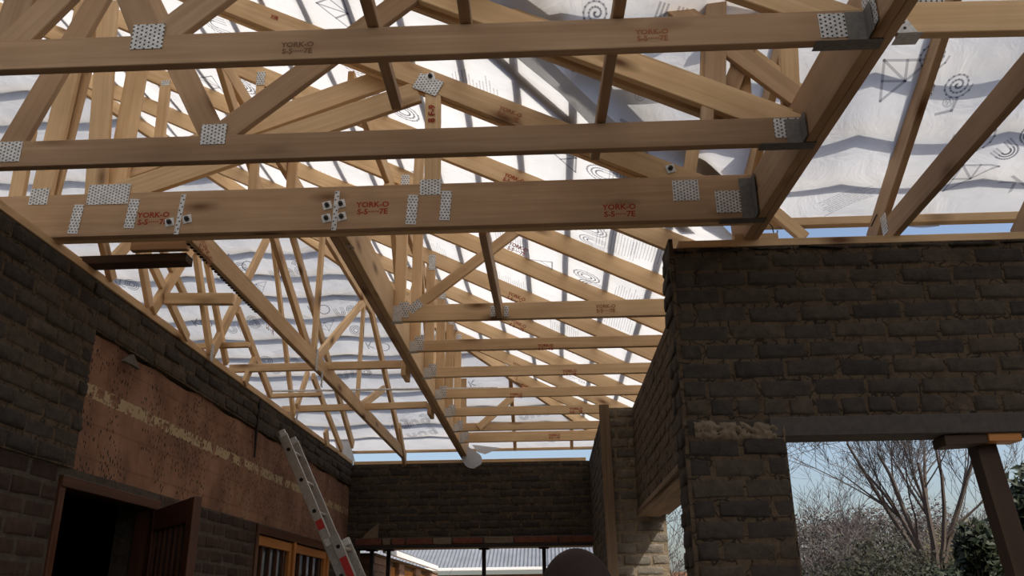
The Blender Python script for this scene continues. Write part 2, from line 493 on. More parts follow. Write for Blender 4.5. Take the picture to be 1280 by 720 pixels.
slab('floor', (-2.6, -4.2, -.1), (5.3, 10.5, 0), 'floor')
bm = bmesh.new()
bmesh.ops.create_grid(bm, x_segments=40, y_segments=40, size=60)
for v in bm.verts: v.co.z = -.15 + noise.noise(v.co * .1) * .1
struct(link('ground', finish(bm), M['soil']))

# left wall : face brick up to the openings, red brown panel, cement bricks on top
LW = -2.3
brick_wall('wall_left', (LW, -4, 0), EY, EX, 14.2, 0, 2.16, .24,
           [(8.04, 9.14, -1, 2.12), (10.94, 13.36, .9, 2.155)], 'face_brick', 'pale_mortar', 3, prot=.007)
brick_wall('wall_left_upper_near', (LW + .012, -4, 0), EY, EX, 8.13, 2.16, 3.11, .25, [], 'cement_brick', 'mortar', 5, prot=.012)
brick_wall('wall_left_upper_far', (LW + .004, 4.13, 0), EY, EX, 6.07, 2.865, 3.11, .244, [], 'cement_brick', 'mortar', 7, prot=.010)
# the stripped panel, with a ragged upper and near edge
def panel():
    rnd = random.Random(2)
    ny, nz = 120, 22
    bm = bmesh.new()
    V = {}
    for i in range(ny + 1):
        for j in range(nz + 1):
            y = 4.13 + 6.07 * i / ny; z = 2.16 + .715 * j / nz
            if j == nz: z += .05 * noise.noise(Vector((y * 2.2, 0, 3))) - .02
            if i == 0: y += .05 * noise.noise(Vector((0, z * 5, 1)))
            x = LW - .012 + .006 * noise.noise(Vector((0, y * 4, z * 4)))
            V[i, j] = bm.verts.new((x, y, z))
    for i in range(ny):
        for j in range(nz): bm.faces.new((V[i, j], V[i + 1, j], V[i + 1, j + 1], V[i, j + 1]))
    r = bmesh.ops.extrude_face_region(bm, geom=bm.faces[:])
    for v in r['geom']:
        if isinstance(v, bmesh.types.BMVert): v.co.x = LW - .2
    return struct(link('wall_left_panel', finish(bm), M['panel']))
panel()
# chased slot down the panel
bm = bmesh.new()
pts = [AX(325, 500, LW + .012), AX(322, 525, LW + .012), AX(320, 545, LW + .012), AX(318, 572, LW + .012)]
tube_bm(bm, pts, [.02, .014, .011, .007], 5)
tag(link('conduit', finish(bm), M['steel_dark']), 'dark conduit running down the stripped brown panel above the window', 'conduit')

# far wall
brick_wall('wall_back', (-2.54, 10.2, 0), EX, -EY, 3.7, 2.27, 3.11, .24, [], 'cement_brick', 'mortar', 11, prot=.007)
slab('wall_back_side', (-2.54, 10.2, 0), (-2.2, 10.44, 2.27), 'mortar')
# right walls
holes = [(1.055 - .63, 2.7, -1, 2.21)]
brick_wall('wall_right_front', (.63, 3.85, 0), EX, -EY, 5.0, 0, 3.11, .23, holes, 'cement_brick', 'mortar', 13, header=[(2.29, 2.37)], prot=.010, course=.0879)
brick_wall('wall_right_pier', (.612, 4.08, 0), -EY, -EX, .23, 0, 3.16, .02, [], 'cement_brick', 'mortar', 17, prot=.012)
brick_wall('wall_right_return', (.75, 7.41, 0), -EY, -EX, 3.33, 2.25, 3.11, .24, [], 'mortar', 'mortar', 19, prot=.005)
brick_wall('wall_right_end', (.50, 7.41, 0), EX, -EY, .475, 0, 3.12, 2.8, [], 'lit_pier_brick', 'lit_pier_mortar', 23, prot=.010)
brick_wall('wall_right_end_side', (.499, 10.2, 0), -EY, -EX, 2.79, 0, 3.12, .01, [], 'cement_brick', 'mortar', 29, prot=.007)
slab('wall_near', (-2.6, -4.3, 0), (5.3, -4.06, 3.11), 'mortar')
slab('wall_side', (5.1, -4.3, 0), (5.3, 3.85, 3.11), 'mortar')
# lintel over the right opening and the lintel over the far opening
slab('trim_1', (.99, 3.835, 2.195), (3.4, 3.98, 2.282), 'lintel', .004)
slab('trim_2', (.735, 4.1, 2.215), (1.005, 7.4, 2.255), 'old_wood', .003)
o = slab('trim_3', (-2.25, 10.17, 2.187), (.5, 10.42, 2.275), 'lintel', .004)
# a row of loose red and brown bricks on edge under the far wall
rnd = random.Random(4)
x = -2.05; bi = 0
slab('trim_4', (-2.25, 10.095, 2.150), (.5, 10.40, 2.186), 'steel_dark', .003)
# dark room behind the left wall
slab('wall_hall', (-6.4, 2.6, 0), (-6.2, 10.4, 2.7), 'panel')
slab('wall_hall_near', (-6.4, 2.6, 0), (-2.54, 2.8, 2.7), 'panel')
slab('wall_hall_far', (-6.4, 10.3, 0), (-2.54, 10.5, 2.7), 'panel')
slab('ceiling', (-6.5, 2.5, 2.7), (-2.545, 10.5, 2.78), 'old_wood')
slab('floor_hall', (-6.4, 2.6, -.1), (-2.6, 10.5, 0), 'floor')

# wall plates
def wall_plate(label, p0, p1, n, wd=.114):
    return tag(beam('wall_plate', p0, p1, wd, .038, UP, 'pine'), label, 'timber')
wall_plate('long timber plate lying along the top of the left wall', (-2.34, -4, 3.131), (-2.34, 10.2, 3.131), UP)
wall_plate('timber plate lying along the top of the far wall', (-2.28, 10.26, 3.131), (.46, 10.26, 3.131), UP)
wall_plate('timber plate on the near right wall above its header course', (.66, 3.91, 3.131), (5.1, 3.91, 3.131), UP)
wall_plate('timber plate on the return wall running back on the right', (.86, 4.1, 3.131), (.86, 7.4, 3.131), UP)

# ================================================================== TRUSSES
class Truss:
    def __init__(s, name, label, cat, loc, n, group=None):
        s.e = thing(name, label, cat, loc, group); s.n = Vector(n); s.k = 0
    def m(s, part, p0, p1, wd=.114, t=.036, mat='pine', off=0, **k):
        d = s.n * off
        if part != 'bottom_chord': s.k += 1; t -= .0007 * (1 + s.k % 9)
        return beam(part, Vector(p0) + d, Vector(p1) + d, wd, t, s.n, mat, s.e, **k)
NY = Vector((0, -1, 0))       # faces turned to the camera

def rafter(T, y, x0, x1, dz=0, part='top_chord', wd=.114, t=.036):
    h = wd / 2 / math.cos(math.atan(TAN))
    return T.m(part, (x0, y, zr(x0) - h + dz), (x1, y, zr(x1) - h + dz), wd, t)

# --- T1
y1 = 2.318
T1 = Truss('roof_truss', 'roof truss with the tie beam highest in the photo, nearest the camera', 'roof truss', (-.6, y1, ZH), NY, 'trusses hung from the right girder')
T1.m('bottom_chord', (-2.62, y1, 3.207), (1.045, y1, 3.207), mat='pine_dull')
rafter(T1, y1, 1.04, -4.6)
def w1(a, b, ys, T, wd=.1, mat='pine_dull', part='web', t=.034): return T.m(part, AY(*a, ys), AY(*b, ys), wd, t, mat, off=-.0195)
f1 = y1 - .018
w1((184, 44), (150, -40), f1, T1)
w1((190, 50), (345, -66), f1, T1)
w1((2, 62), (82, -16), f1, T1)
w1((2, 58), (26, -14), f1, T1, .1)
nail_plate(T1.e, AY(185, 46, f1), EX, NY, .105, .095)
nail_plate(T1.e, AY(1047, 32, f1), EX, NY, .115, .09)
stamp(T1.e, AY(372, 56, f1), EX, NY, .026, mat='pencil'); stamp(T1.e, AY(815, 40, f1), EX, NY, .026, mat='stamp_faint')
# --- T2
y2 = 2.952
T2 = Truss('roof_truss', 'roof truss with the second highest tie beam, behind the topmost one', 'roof truss', (-.6, y2, ZH), NY, 'trusses hung from the right girder')
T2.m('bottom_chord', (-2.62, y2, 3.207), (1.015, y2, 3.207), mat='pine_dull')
rafter(T2, y2, 1.0, -4.6)
rafter(T2, y2 + .05, .98, -1.6, .05, part='rafter_ply')
rafter(T2, y2 + .09, .80, -1.6, .018, part='rafter_ply')
f2 = y2 - .018
w1((264, 166), (180, -8), f2, T2)
w1((272, 168), (560, -44), f2, T2)
w1((0, 200), (130, -20), f2, T2)
w1((884, 158), (886, 112), f2, T2, .05)
nail_plate(T2.e, AY(267, 168, f2), EX, NY, .10, .09)
nail_plate(T2.e, AY(8, 190, f2), EX, NY, .12, .09)
nail_plate(T2.e, AY(984, 160, f2), EX, NY, .10, .085)
# --- T3 : deep bolted girder truss
y3 = 3.63
T3 = Truss('girder_truss', 'deep bolted girder truss across the middle, stamped in red', 'roof truss', (-.6, y3, ZH), NY)
for k in range(2):
    T3.m('bottom_chord', (-2.6, y3 + .044 * k, 3.261), (.985, y3 + .044 * k, 3.261), .222, .04, mat='pine_dull' if k == 0 else 'pine')
rafter(T3, y3, .965, -4.7, -.022)
rafter(T3, y3 + .044, .965, -4.7, -.022, part='top_chord')
f3 = y3 - .02
w1((540, 240), (541, 108), f3, T3, .076, 'pine')
w1((522, 113), (112, 252), f3, T3, .114, 'pine')
T3.m('web', AY(499, 93, y3 + .09), AY(140, 219, y3 + .09), .114, .036)
w1((48, 250), (106, 0), f3, T3, .10, 'pine')
w1((57, 250), (122, 0), f3 + .05, T3, .10, 'pine')
w1((117, 248), (134, 0), f3, T3, .10, 'pine')
w1((140, 248), (178, 40), f3 + .05, T3, .10, 'pine')
w1((18, 246), (34, 160), f3 + .05, T3, .07, 'pine')
w1((862, 216), (872, 150), f3, T3, .06, 'pine')
c = AY(535, 106, f3)
nail_plate(T3.e, c, (1, 0, -TAN), NY, .13, .09)
nail_plate(T3.e, AY(136, 243, f3), EX, NY, .20, .105)
nail_plate(T3.e, AY(49, 246, f3), EX, NY, .09, .085)
nail_plate(T3.e, AY(538, 234, f3), EX, NY, .10, .08)
for px in ((95, 274), (165, 267), (515, 262), (557, 257)): nail_plate(T3.e, AY(*px, f3), (.06, 0, 1), NY, .15, .048)
nail_plate(T3.e, AY(857, 238, f3), EX, NY, .12, .105)
nail_plate(T3.e, AY(911, 252, f3), EX, NY, .12, .11)
for px in ((212, 278), (234, 274), (409, 257), (426, 255), (408, 273), (427, 271), (838, 211), (538, 96)): bolt(T3.e, AY(*px, f3), NY)
for px in ((192, 273), (466, 260), (774, 263)): stamp(T3.e, AY(px[0], px[1] - 4, f3), EX, NY, .038)
stamp(T3.e, AY(540, 142, f3 + .001), UP, NY, .045, ('8 F-9', ''))
stamp(T3.e, AY(343, 22, f3), (1, 0, -TAN), NY, .03, ('Y/R', ''), 'stamp'); stamp(T3.e, AY(638, 140, f3), (1, 0, -TAN), NY, .03, mat='stamp_faint')
def strap(T, a, b, yp, wdt=.022):
    """perforated steel strap from pixel a to b on the plane y=yp, holes as dark discs in the same part"""
    p, q = AY(*a, yp), AY(*b, yp)
    bm = bmesh.new(); L = (q - p).length
    box_bm(bm, (-L / 2, -wdt / 2, 0), (L / 2, wdt / 2, .0015), 0)
    k = int(L / .018)
    for i in range(k):
        cx = -L / 2 + (i + .5) * L / k; cy = wdt * .22 * (1 if i % 2 else -1)
        vs = [bm.verts.new((cx + .0042 * math.cos(t), cy + .0042 * math.sin(t), .0019)) for t in [2 * math.pi * j / 8 for j in range(8)]]
        bm.faces.new(vs).material_index = 1
    me = bpy.data.meshes.new('strap'); bm.to_mesh(me); bm.free()
    return link('hanger_strap', me, [M['galv'], M['bolt']], T, frame(p, q, NY))
strap(T3.e, (230, 243), (220, 293), f3 - .001); strap(T3.e, (422, 239), (417, 288), f3 - .001)

# --- half trusses over the extension
GX = -.88
ys = [5.0, 5.655, 6.362, 7.062, 7.772, 8.492, 9.112]
names = ['nearest', 'second nearest', 'third', 'fourth', 'fifth', 'sixth', 'farthest']
roof = lambda x, y: min(zr(x), zb(y))
for i, yy in enumerate(ys):
    wd = .106 if i in (0, 6) else .078
    T = Truss('half_truss', 'half truss from left girder to right wall, %s of the row of seven' % names[i], 'roof truss', (-.1, yy, ZH), NY, 'half trusses over the passage')
    xr = .98 if yy < 7.4 else .60
    T.m('bottom_chord', (-.925, yy, ZH + wd / 2), (xr, yy, ZH + wd / 2), wd)
    hx = max(.7 - (10.15 - yy), -4.6)
    rafter(T, yy, .99, hx + .05)
    ff = yy - .02
    pt = roof(GX, yy) - .09
    T.m('king_post', (GX, yy, ZH + .02), (GX, yy, pt), .07, .034)
    if hx < GX: nail_plate(T.e, (GX + .01, yy - .018, pt - .02), UP, NY, .13, .055)
    nail_plate(T.e, (GX + .03, yy - .018, ZH + wd * .7), UP, NY, .10, .06)
    # joist hanger on the girder
    bm = bmesh.new(); box_bm(bm, (-.93, yy - .0215, ZH - .002), (-.865, yy - .0195, ZH + wd * .95)); box_bm(bm, (-.93, yy - .0215, ZH - .003), (-.86, yy + .0215, ZH - .001))
    link('joist_hanger', finish(bm), M['galv'], T.e)
    if i == 0:
        T.m('web', AY(517, 384, ff), AY(652, 282, ff), .066, .034, off=-.021)
        nail_plate(T.e, AY(519, 383, ff + .001), (.75, 0, .6), NY, .09, .055)
        # butterfly hanger under the noggin
        for sx in (616, 633): nail_plate(T.e, AY(sx, 389, ff + .001), UP, NY, .07, .03)
        stamp(T.e, AY(757, 383, ff + .001), EX, NY, .03, mat='stamp_faint')
        # posts that show above the deep girder
        T.m('web', AY(363, 246, ff), AY(368, 180, ff), .06, .034)
        T.m('web', AY(192, 240, ff), AY(207, 108, ff), .07, .034)
        nail_plate(T.e, AY(206, 110, ff + .001), UP, NY, .12, .06)
        stamp(T.e, AY(363, 215, ff), UP, NY, .03, ('YORK-O', ''))
    if i in (1, 2, 3): stamp(T.e, AY({1: 682, 2: 712, 3: 645}[i], {1: 432, 2: 464, 3: 493}[i], ff + .001), EX, NY, .026, mat='stamp')
    if i == 5: T.m('web', AY(640, 497, ff), AY(598, 535, ff), .07, .034)
    if i in (4, 6): stamp(T.e, AY({4: 720, 6: 693}[i], {4: 511, 6: 544}[i], ff + .001), EX, NY, .03, mat='stamp')
    stamp(T.e, AY(*{0: (648, 309), 1: (646, 371), 2: (648, 405), 3: (650, 458), 4: (660, 484)}.get(i, (0, 0)), ff + .001), (1, 0, -TAN), NY, .032, mat='stamp') if i < 5 else None

# --- common rafter between the deep girder and the half trusses
y4 = 4.36
T4 = Truss('common_rafter', 'sloping rafter with one post just behind the deep bolted girder truss', 'rafter', (-.1, y4, 3.6), NY)
rafter(T4, y4, 1.0, -4.9)
T4.m('post', AY(521, 262, y4), AY(526, 168, y4), .055, .034)
T4.m('post', AY(314, 262, y4), AY(327, 98, y4), .05, .034)
nail_plate(T4.e, AY(326, 98, y4 - .02), UP, NY, .09, .05)
stamp(T4.e, AY(643, 223, y4 - .02), (1, 0, -TAN), NY, .03, mat='stamp')

# --- trusses that run away from the camera
NX = Vector((1, 0, 0))
G = Truss('girder_truss', 'double girder truss running away from the camera, holding the half trusses', 'roof truss', (-.95, 7, ZH), NX)
for k in range(2):
    G.m('bottom_chord', (-.935 - .042 * k, 3.70, 3.255), (-.935 - .042 * k, 10.19, 3.255), .21, .039, mat='pine' if k == 0 else 'pine_dull')
gz = zr(-.96) - .18
G.m('top_chord', (-.955, 3.75, gz), (-.955, 9.0, gz), .1)
G.m('top_chord', (-.955, 8.3, zb(8.3) - .12), (-.955, 10.2, zb(10.2) - .07), .1)
for a, b in (((-.955, 4.9, gz), (-.955, 4.2, 3.3)), ((-.955, 4.9, gz), (-.955, 5.5, 3.3)), ((-.955, 6.3, gz), (-.955, 5.6, 3.3)), ((-.955, 6.3, gz), (-.955, 7.0, 3.3)), ((-.955, 7.6, gz), (-.955, 7.1, 3.3)), ((-.955, 7.6, gz), (-.955, 8.4, 3.3))):
    G.m('web', a, b, .07)
strap(G.e, (430, 300), (441, 312), 3.78)

XL = -1.67
L1 = Truss('roof_truss', 'long roof truss crossing the left bay from the deep girder to the far wall', 'roof truss', (XL, 7, ZH), NX)
L1.m('bottom_chord', (XL, 3.70, 3.207), (XL, 10.2, 3.207))
L1.m('top_chord', (XL, 7.8, 4.285), (XL, 10.2, 3.125), .10)
L1.m('top_chord', (XL, 3.75, 4.24), (XL, 7.9, 4.24), .10)
def wx(T, a, b, xp, wd=.07, t=.034, mat='pine', part='web', off=0): return T.m(part, AX(*a, xp), AX(*b, xp), wd, t, mat, off=off)
fl = XL + .018
def ext(a, b, z, xp):
    """extend the pixel line b->a on the plane x=xp until it reaches height z"""
    p, q = AX(*a, xp), AX(*b, xp)
    return q + (p - q) * ((z - q.z) / (p.z - q.z)), q
for a, b, wd in (((347, 300), (392, 447), .075), ((406, 303), (395, 446), .07), ((456, 378), (398, 449), .075), ((457, 384), (449, 507), .06)):
    p, q = ext(a, b, 4.22, fl); L1.m('web', p, q, wd, .034, off=-.0195)
wx(L1, (482, 486), (453, 508), fl, .075, off=-.0195)
nail_plate(L1.e, AX(396, 450, fl), UP, NX, .16, .06)
nail_plate(L1.e, AX(402, 474, fl), UP, NX, .12, .05)
L1.m('heel_post', AX(499, 532, fl), AX(506, 575, fl), .09, .034)
stamp(L1.e, AX(258, 313, fl), (0, .94, -.34), NX, .045, mat='stamp_faint')
stamp(L1.e, AX(338, 405, fl), (0, 1, 0), NX, .04, mat='stamp_faint')
# perforated strap edge under its near end
bm = bmesh.new()
for k in range(26): box_bm(bm, (XL - .021, 3.72 + k * .04, ZH - .003), (XL - .004, 3.745 + k * .04, ZH - .0005))
link('hanger_strap', finish(bm), M['bolt'], L1.e)

XW = -2.28
L2 = Truss('roof_truss', 'webbed roof truss standing along the top of the left wall', 'roof truss', (XW, 7, ZH), NX)
L2.m('bottom_chord', (XW - .06, 3.7, 3.168), (XW - .06, 10.15, 3.168), .036)
L2.m('top_chord', (XW - .02, 3.75, 3.33), (XW - .02, 7.05, 4.90), .1)
L2.m('top_chord', (XW - .02, 7.0, 4.88), (XW - .02, 10.2, zb(10.2) - .06), .1)
def topz(y): return 3.33 + (y - 3.75) * .476 - .03
for a, b, wd, side in (((129, 303), (140, 350), .06, 0), ((162, 303), (141, 325), .06, 1), ((175, 315), (187, 383), .06, 0), ((237, 313), (190, 388), .075, 1), ((183, 316), (234, 423), .06, 0), ((205, 316), (232, 372), .05, 0),
                       ((247, 330), (263, 442), .06, 0), ((262, 345), (283, 455), .05, 0), ((333, 300), (264, 442), .076, 1), ((341, 300), (367, 520), .055, 0)):
    p, q = AX(*a, XW), AX(*b, XW)
    d = p - q; k = 0
    for k in range(200):
        if (q + d * (1 + k * .01)).z > topz((q + d * (1 + k * .01)).y): break
    L2.m('web', q + d * (1 + k * .01), q, wd, .034)
for a, b, wd in (((297, 387), (338, 493), .07), ((318, 448), (305, 480), .06), ((391, 470), (427, 562), .075), ((385, 465), (371, 508), .07), ((407, 538), (409, 556), .11)): wx(L2, a, b, XW, wd)
nail_plate(L2.e, AX(265, 441, XW + .02), UP, NX, .12, .05)
nail_plate(L2.e, AX(371, 520, XW + .02), UP, NX, .10, .05)

# --- hip rafter and jack rafters at the far hip
def hip_pt(y, dz): return Vector((.7 - (10.15 - y), y, zb(y) - dz))
tag(beam('hip_rafter', hip_pt(10.2, .07), hip_pt(4.2, .07), .12, .04, Vector((1, -1, 0)).normalized()), 'diagonal hip rafter where the two white roof slopes meet', 'rafter')
for i, x in enumerate((-.37, .30)):
    ytop = 9.45 + x
    tag(beam('jack_rafter', (x, 10.3, zb(10.3) - .06), (x, ytop + .02, zb(ytop) - .06), .1, .036, NX), ('short jack rafter reaching the far wall, left of the two by the dark pier', 'short jack rafter reaching the far wall, right beside the dark pier')[i], 'rafter', 'jack rafters at the far wall')

# --- right girder and the trusses right of it
def gx(y): return 1.075 - .043 * (y - 2.33)
R = Truss('girder_truss', 'dark double girder sloping across the upper right, carrying the tie beams', 'roof truss', (gx(2), 2, ZH), NX)
for k in range(2):
    o_ = .0185 - .037 * k
    R.m('bottom_chord', (gx(4.05) + o_, 4.05, 3.262), (gx(-2.5) + o_, -2.5, 3.262), .224, .036, mat='pine_dull')
R.m('top_chord', (gx(4.1), 4.1, z2(4.1) - .065), (gx(-2.5), -2.5, z2(-2.5) - .065), .114)
def wr(a, b, wd, off=0): R.m('web', AX(*a, 1.03), AX(*b, 1.06), wd, .036, 'pine_dull', off=off)
wr((935, 240), (950, 150), .10)
def wv(a, b, yy, wd, mat='pine_dull'): return T2.m('web', AY(*a, yy), AY(*b, yy), wd, .034, mat)
wv((1010, 133), (822, -6), 3.03, .09); wv((1020, 130), (848, -2), 3.075, .05, 'pine')
wv((893, 138), (895, -6), 3.02, .085); wv((880, 138), (884, -6), 3.06, .04, 'pine')
wv((929, 142), (918, -6), 3.10, .075, 'pine'); wv((905, 130), (962, -8), 3.06, .07)
wv((989, 150), (984, 30), 3.07, .075, 'pine')
nail_plate(R.e, (gx(2.28) - .038, 2.26, 3.26), UP, -NX, .2, .09)
nail_plate(R.e, AX(936, 241, gx(3.7) - .039), UP, -NX, .09, .06)
# joist hangers at the ends of the three tie beams
for T, yy, h in ((T1, y1, .1), (T2, y2, .1), (T3, y3, .2)):
    xg = gx(yy) - .042
    bm = bmesh.new()
    box_bm(bm, (xg - .06, yy - .024, ZH - .003), (xg, yy - .022, ZH + h)); box_bm(bm, (xg - .16, yy - .024, ZH - .004), (xg + .05, yy + .03, ZH - .002))
    box_bm(bm, (xg - .003, yy - .075, ZH - .003), (xg, yy - .02, ZH + h))
    link('joist_hanger', finish(bm), M['shaded_galv'], T.e)

tr = Truss('trimmer_truss', 'pale beam with a white hanger at the upper right corner', 'roof truss', (1.8, 2.3, ZH), NY)
yt = 2.31
tr.m('bottom_chord', (gx(yt) + .045, yt - .02, 3.207), (3.2, yt + .03, 3.207))
tr.m('top_chord', (gx(yt) + .04, yt, 3.31), (1.9, yt, 3.31 + .83 * .9), .1)
nail_plate(tr.e, AY(1160, 3, yt - .03), (.86, 0, -.5), NY, .085, .09)
bm = bmesh.new()
pa, pb, pc, pd = [AY(*p, yt - .04) for p in ((1120, 41), (1133, 24), (1148, 41), (1120, 30))]
for v in ((pa, pc, pb),): bm.faces.new([bm.verts.new(q) for q in v])
r_ = bmesh.ops.extrude_face_region(bm, geom=bm.faces[:])
for v in r_['geom']:
    if isinstance(v, bmesh.types.BMVert): v.co.y -= .002
box_bm(bm, (gx(yt) + .04, yt - .042, ZH - .004), (gx(yt) + .115, yt + .02, ZH - .002))
hg = link('joist_hanger', finish(bm), M['galv'], tr.e); hg['label'] = 'pale galvanised hanger with two nail holes'
for px in ((1129, 28), (1131, 35)):
    bm = bmesh.new(); p = AY(*px, yt - .0425); tube_bm(bm, [p, p + NY * .002], .005, 10)
    link('nail_head', finish(bm), M['bolt'], hg)

for i, (xx, lb) in enumerate(((1.70, 'roof truss on the near right wall, whose tie and rafter fork at its heel'), (2.43, 'roof truss heel at the right edge of the photo above the wall'))):
    Q = Truss('roof_truss', lb, 'roof truss', (xx, 3, ZH), NX, 'trusses on the near right wall')
    Q.m('bottom_chord', (xx, 3.97, 3.207), (xx - .02, 2.34, 3.207), .114, .036, mat='pine_dull')
    Q.m('top_chord', (xx, 4.15, z2(4.15) - .064), (xx, -2.5, z2(-2.5) - .064), .114, mat='pine_dull')
    nail_plate(Q.e, (xx - .0185, 3.93, 3.24), UP, -NX, .1, .07)
    if i == 0: stamp(Q.e, AX(1254, 142, xx - .0185), (0, -1, .0), -NX, .03, ('YORK-O', ''), 'pencil'); stamp(Q.e, AX(1166, 112, xx - .0185), (0, -.88, .45), -NX, .03, ('5·7E', ''), 'pencil')
    Q.m('heel_block', (xx + .04, 3.93, 3.17), (xx + .25, 3.93, 3.17), .04, .05) if i == 0 else None
tag(beam('rafter_tail', AY(960, 258, 4.1), AY(1006, 298, 4.1), .06, .036, NY), 'short rafter tail crossing the blue gap beside the dark girder end', 'rafter')
tag(beam('packing_block', (.93, 3.9, 3.165), (1.14, 3.9, 3.165), .09, .03, UP), 'small timber block under the end of the dark girder', 'timber')

# --- runners and odd boards
RG = 'runners on top of the tie beams'
def runner(lbl, p0, p1, wd=.038, t=.038, mat='pine_dull'):
    return tag(beam('runner', p0, p1, wd, t, UP, mat), lbl, 'timber', RG)
zt = 3.265 + .02
runner('runner hanging end-on over the topmost tie beam, left of the sloping webs', (-.50, .2, zt), (-.53, 2.80, zt))
runner('runner reaching past the second tie beam, pointing at the deep girder', (.33, .2, zt), (.235, 3.24, zt))
runner('short runner ending on the topmost tie beam near the photo centre', (-.20, .2, zt), (-.225, 2.34, zt))
tag(beam('noggin', (-.275, 3.72, ZH + .05), (-.262, 4.975, ZH + .05), .1, .036, NX, 'pine_dull'), 'short joist from the deep girder to the nearest half truss', 'timber')
BG = 'bracing battens across the left bay'
def brace(lbl, a, b, z, wd=.038, t=.06, mat='pine'):
    p, q = AZ(*a, z), AZ(*b, z)
    return tag(beam('brace', p, q, t, wd, EY, mat), lbl, 'timber', BG)
brace('bracing batten across the left bay, middle one meeting the truss node plate', (287, 461), (524, 455), 3.262)
brace('bracing batten across the left bay just in front of the far wall', (353, 512), (534, 506), 3.262)
brace('short reddish brace between the left wall and the long truss', (206, 374), (292, 374), 3.262, t=.07, mat='pine')
brace('thin short brace on the left wall below the reddish one', (246, 433), (312, 431), 3.262, t=.035)
brace('short brace from the left wall to the long truss, near the ladder', (335, 495), (402, 493), 3.262, t=.035)
tag(beam('batten_rod', AZ(338, 489, 3.3), AZ(622, 485, 3.3), .016, .016, UP, 'galv'), 'thin pale rod lying across the trusses beyond the middle brace', 'rod')
for i, (px, lb) in enumerate((((510, 470), 'middle brace'), ((541, 518), 'far brace'))):
    p = AZ(*px, 3.13)
    tag(beam('block', p + Vector((-.02, -.1, .03)), p + Vector((-.02, .12, .03)), .10, .036, NX), 'timber block beside the left girder at the end of the %s' % lb, 'timber')
tag(beam('loose_board', (-2.5, 4.0, 3.176), (-1.79, 4.0, 3.182), .09, .045, UP, 'dark_wood'), 'dark board lying on the left wall, its end sticking into the room', 'timber')
tag(beam('loose_board', AY(165, 309, 3.95), AY(236, 307, 3.95), .05, .036, NY, 'pine_dull'), 'dark board tucked under the deep girder above the sticking-out board', 'timber')

# ================================================================== ROOF SKIN
def sag(a, y, amp=.014):
    """droop between rafters (.70 apart) with slow variation"""
    s = abs(math.sin(math.pi * (a - 5.02) / .70))
    return amp * s * (1.0 + .7 * noise.noise(Vector((a * .9, y * .6, 4)))) + .012 * noise.noise(Vector((a * 1.7, y * 2.3, 9))) + .006
OFF = .008
def mem_r(x, y): return zr(x) + OFF - sag(y, x)
def ease(a, b, v): t = min(1, max(0, (v - a) / (b - a))); return t * t * (3 - 2 * t)
def mem_b(x, y): return zb(y) + OFF - sag(x + .1, y) * (1 - ease(10.2, 10.5, y)) + .085 * ease(10.0, 10.55, y)
def mem_2(x, y): return z2(y) + OFF - sag(x + .02, y, .036) * (1 - ease(3.85, 4.12, y)) + .075 * ease(3.6, 4.14, y)
def sheet(name, label, fn, u0, u1, nu, v0, v1, nv, sw=False, eave=None):
    """grid u x v where v runs between v0(u) and v1(u); sw = u is y"""
    bm = bmesh.new(); V = {}
    for i in range(nu + 1):
        u = u0 + (u1 - u0) * i / nu
        for j in range(nv + 1):
            a, b = v0(u), v1(u)
            if eave: b += eave(u)
            v = a + (b - a) * j / nv
            x, y = (v, u) if sw else (u, v)
            V[i, j] = bm.verts.new((x, y, fn(x, y)))
    for i in range(nu):
        for j in range(nv): bm.faces.new((V[i, j], V[i + 1, j], V[i + 1, j + 1], V[i, j + 1]))
    return tag(link(name, finish(bm, True), M['membrane']), label, 'roof underlay')
S_R = sheet('roof_underlay', 'white printed roof underlay sagging over the row of half trusses', mem_r, 1.12, -6.0, 70, lambda x: max(3.12 + x, -6), lambda x: 9.55 + x, 110)
S_B = sheet('roof_underlay', 'white roof underlay falling to the far wall with wavy bands', mem_b, 3.4, 10.55, 90, lambda y: y - 9.37, lambda y: -7.0, 100, True)
S_2 = sheet('roof_underlay', 'white printed roof underlay in the upper right, falling to the near right wall', mem_2, -6.0, 5.6, 150, lambda x: -2.6, lambda x: min(3.27 + x, 4.15), 90)
S_L = sheet('roof_underlay', 'white roof underlay beyond the ridge, behind the photo left edge', lambda x, y: zr(-6.0) - TAN * (-6 - x), -6.0, -11.0, 8, lambda x: -6, lambda x: 9, 8)
S_F = sheet('roof_underlay', 'white roof underlay behind the camera', lambda x, y: z2(-2.6) - TAN * (-2.6 - y), -6.0, 5.6, 8, lambda x: -8, lambda x: -2.6, 8)

def bat(label, group, p0, p1):
    return tag(beam('tile_batten', p0, p1, .038, .026, UP, 'batten'), label, 'batten', group)
BT = OFF + .026
for k in range(24):
    x = .98 - .265 * k
    y0, y1_ = max(3.22 + x, -2.6), 9.43 + x
    bat('tile batten above the underlay that sags over the half trusses', 'battens on the slope over the half trusses', (x, y0, zr(x) + BT), (x, y1_, zr(x) + BT))
for k in range(24):
    y = 10.21 - .27 * k
    bat('tile batten above the underlay falling to the far wall', 'battens on the slope to the far wall', (-6.5, y, zb(y) + BT + .085 * ease(10.0, 10.55, y)), (y - 9.47, y, zb(y) + BT + .085 * ease(10.0, 10.55, y)))
for k in range(21):
    y = 3.92 - .30 * k
    bat('tile batten above the upper right underlay', 'battens on the upper right slope', (max(y - 3.18, -6), y, z2(y) + BT + .015 + .075 * ease(3.6, 4.14, y)), (5.6, y, z2(y) + BT + .015 + .075 * ease(3.6, 4.14, y)))
vn = Vector((-TAN, TAN, 2)).normalized()
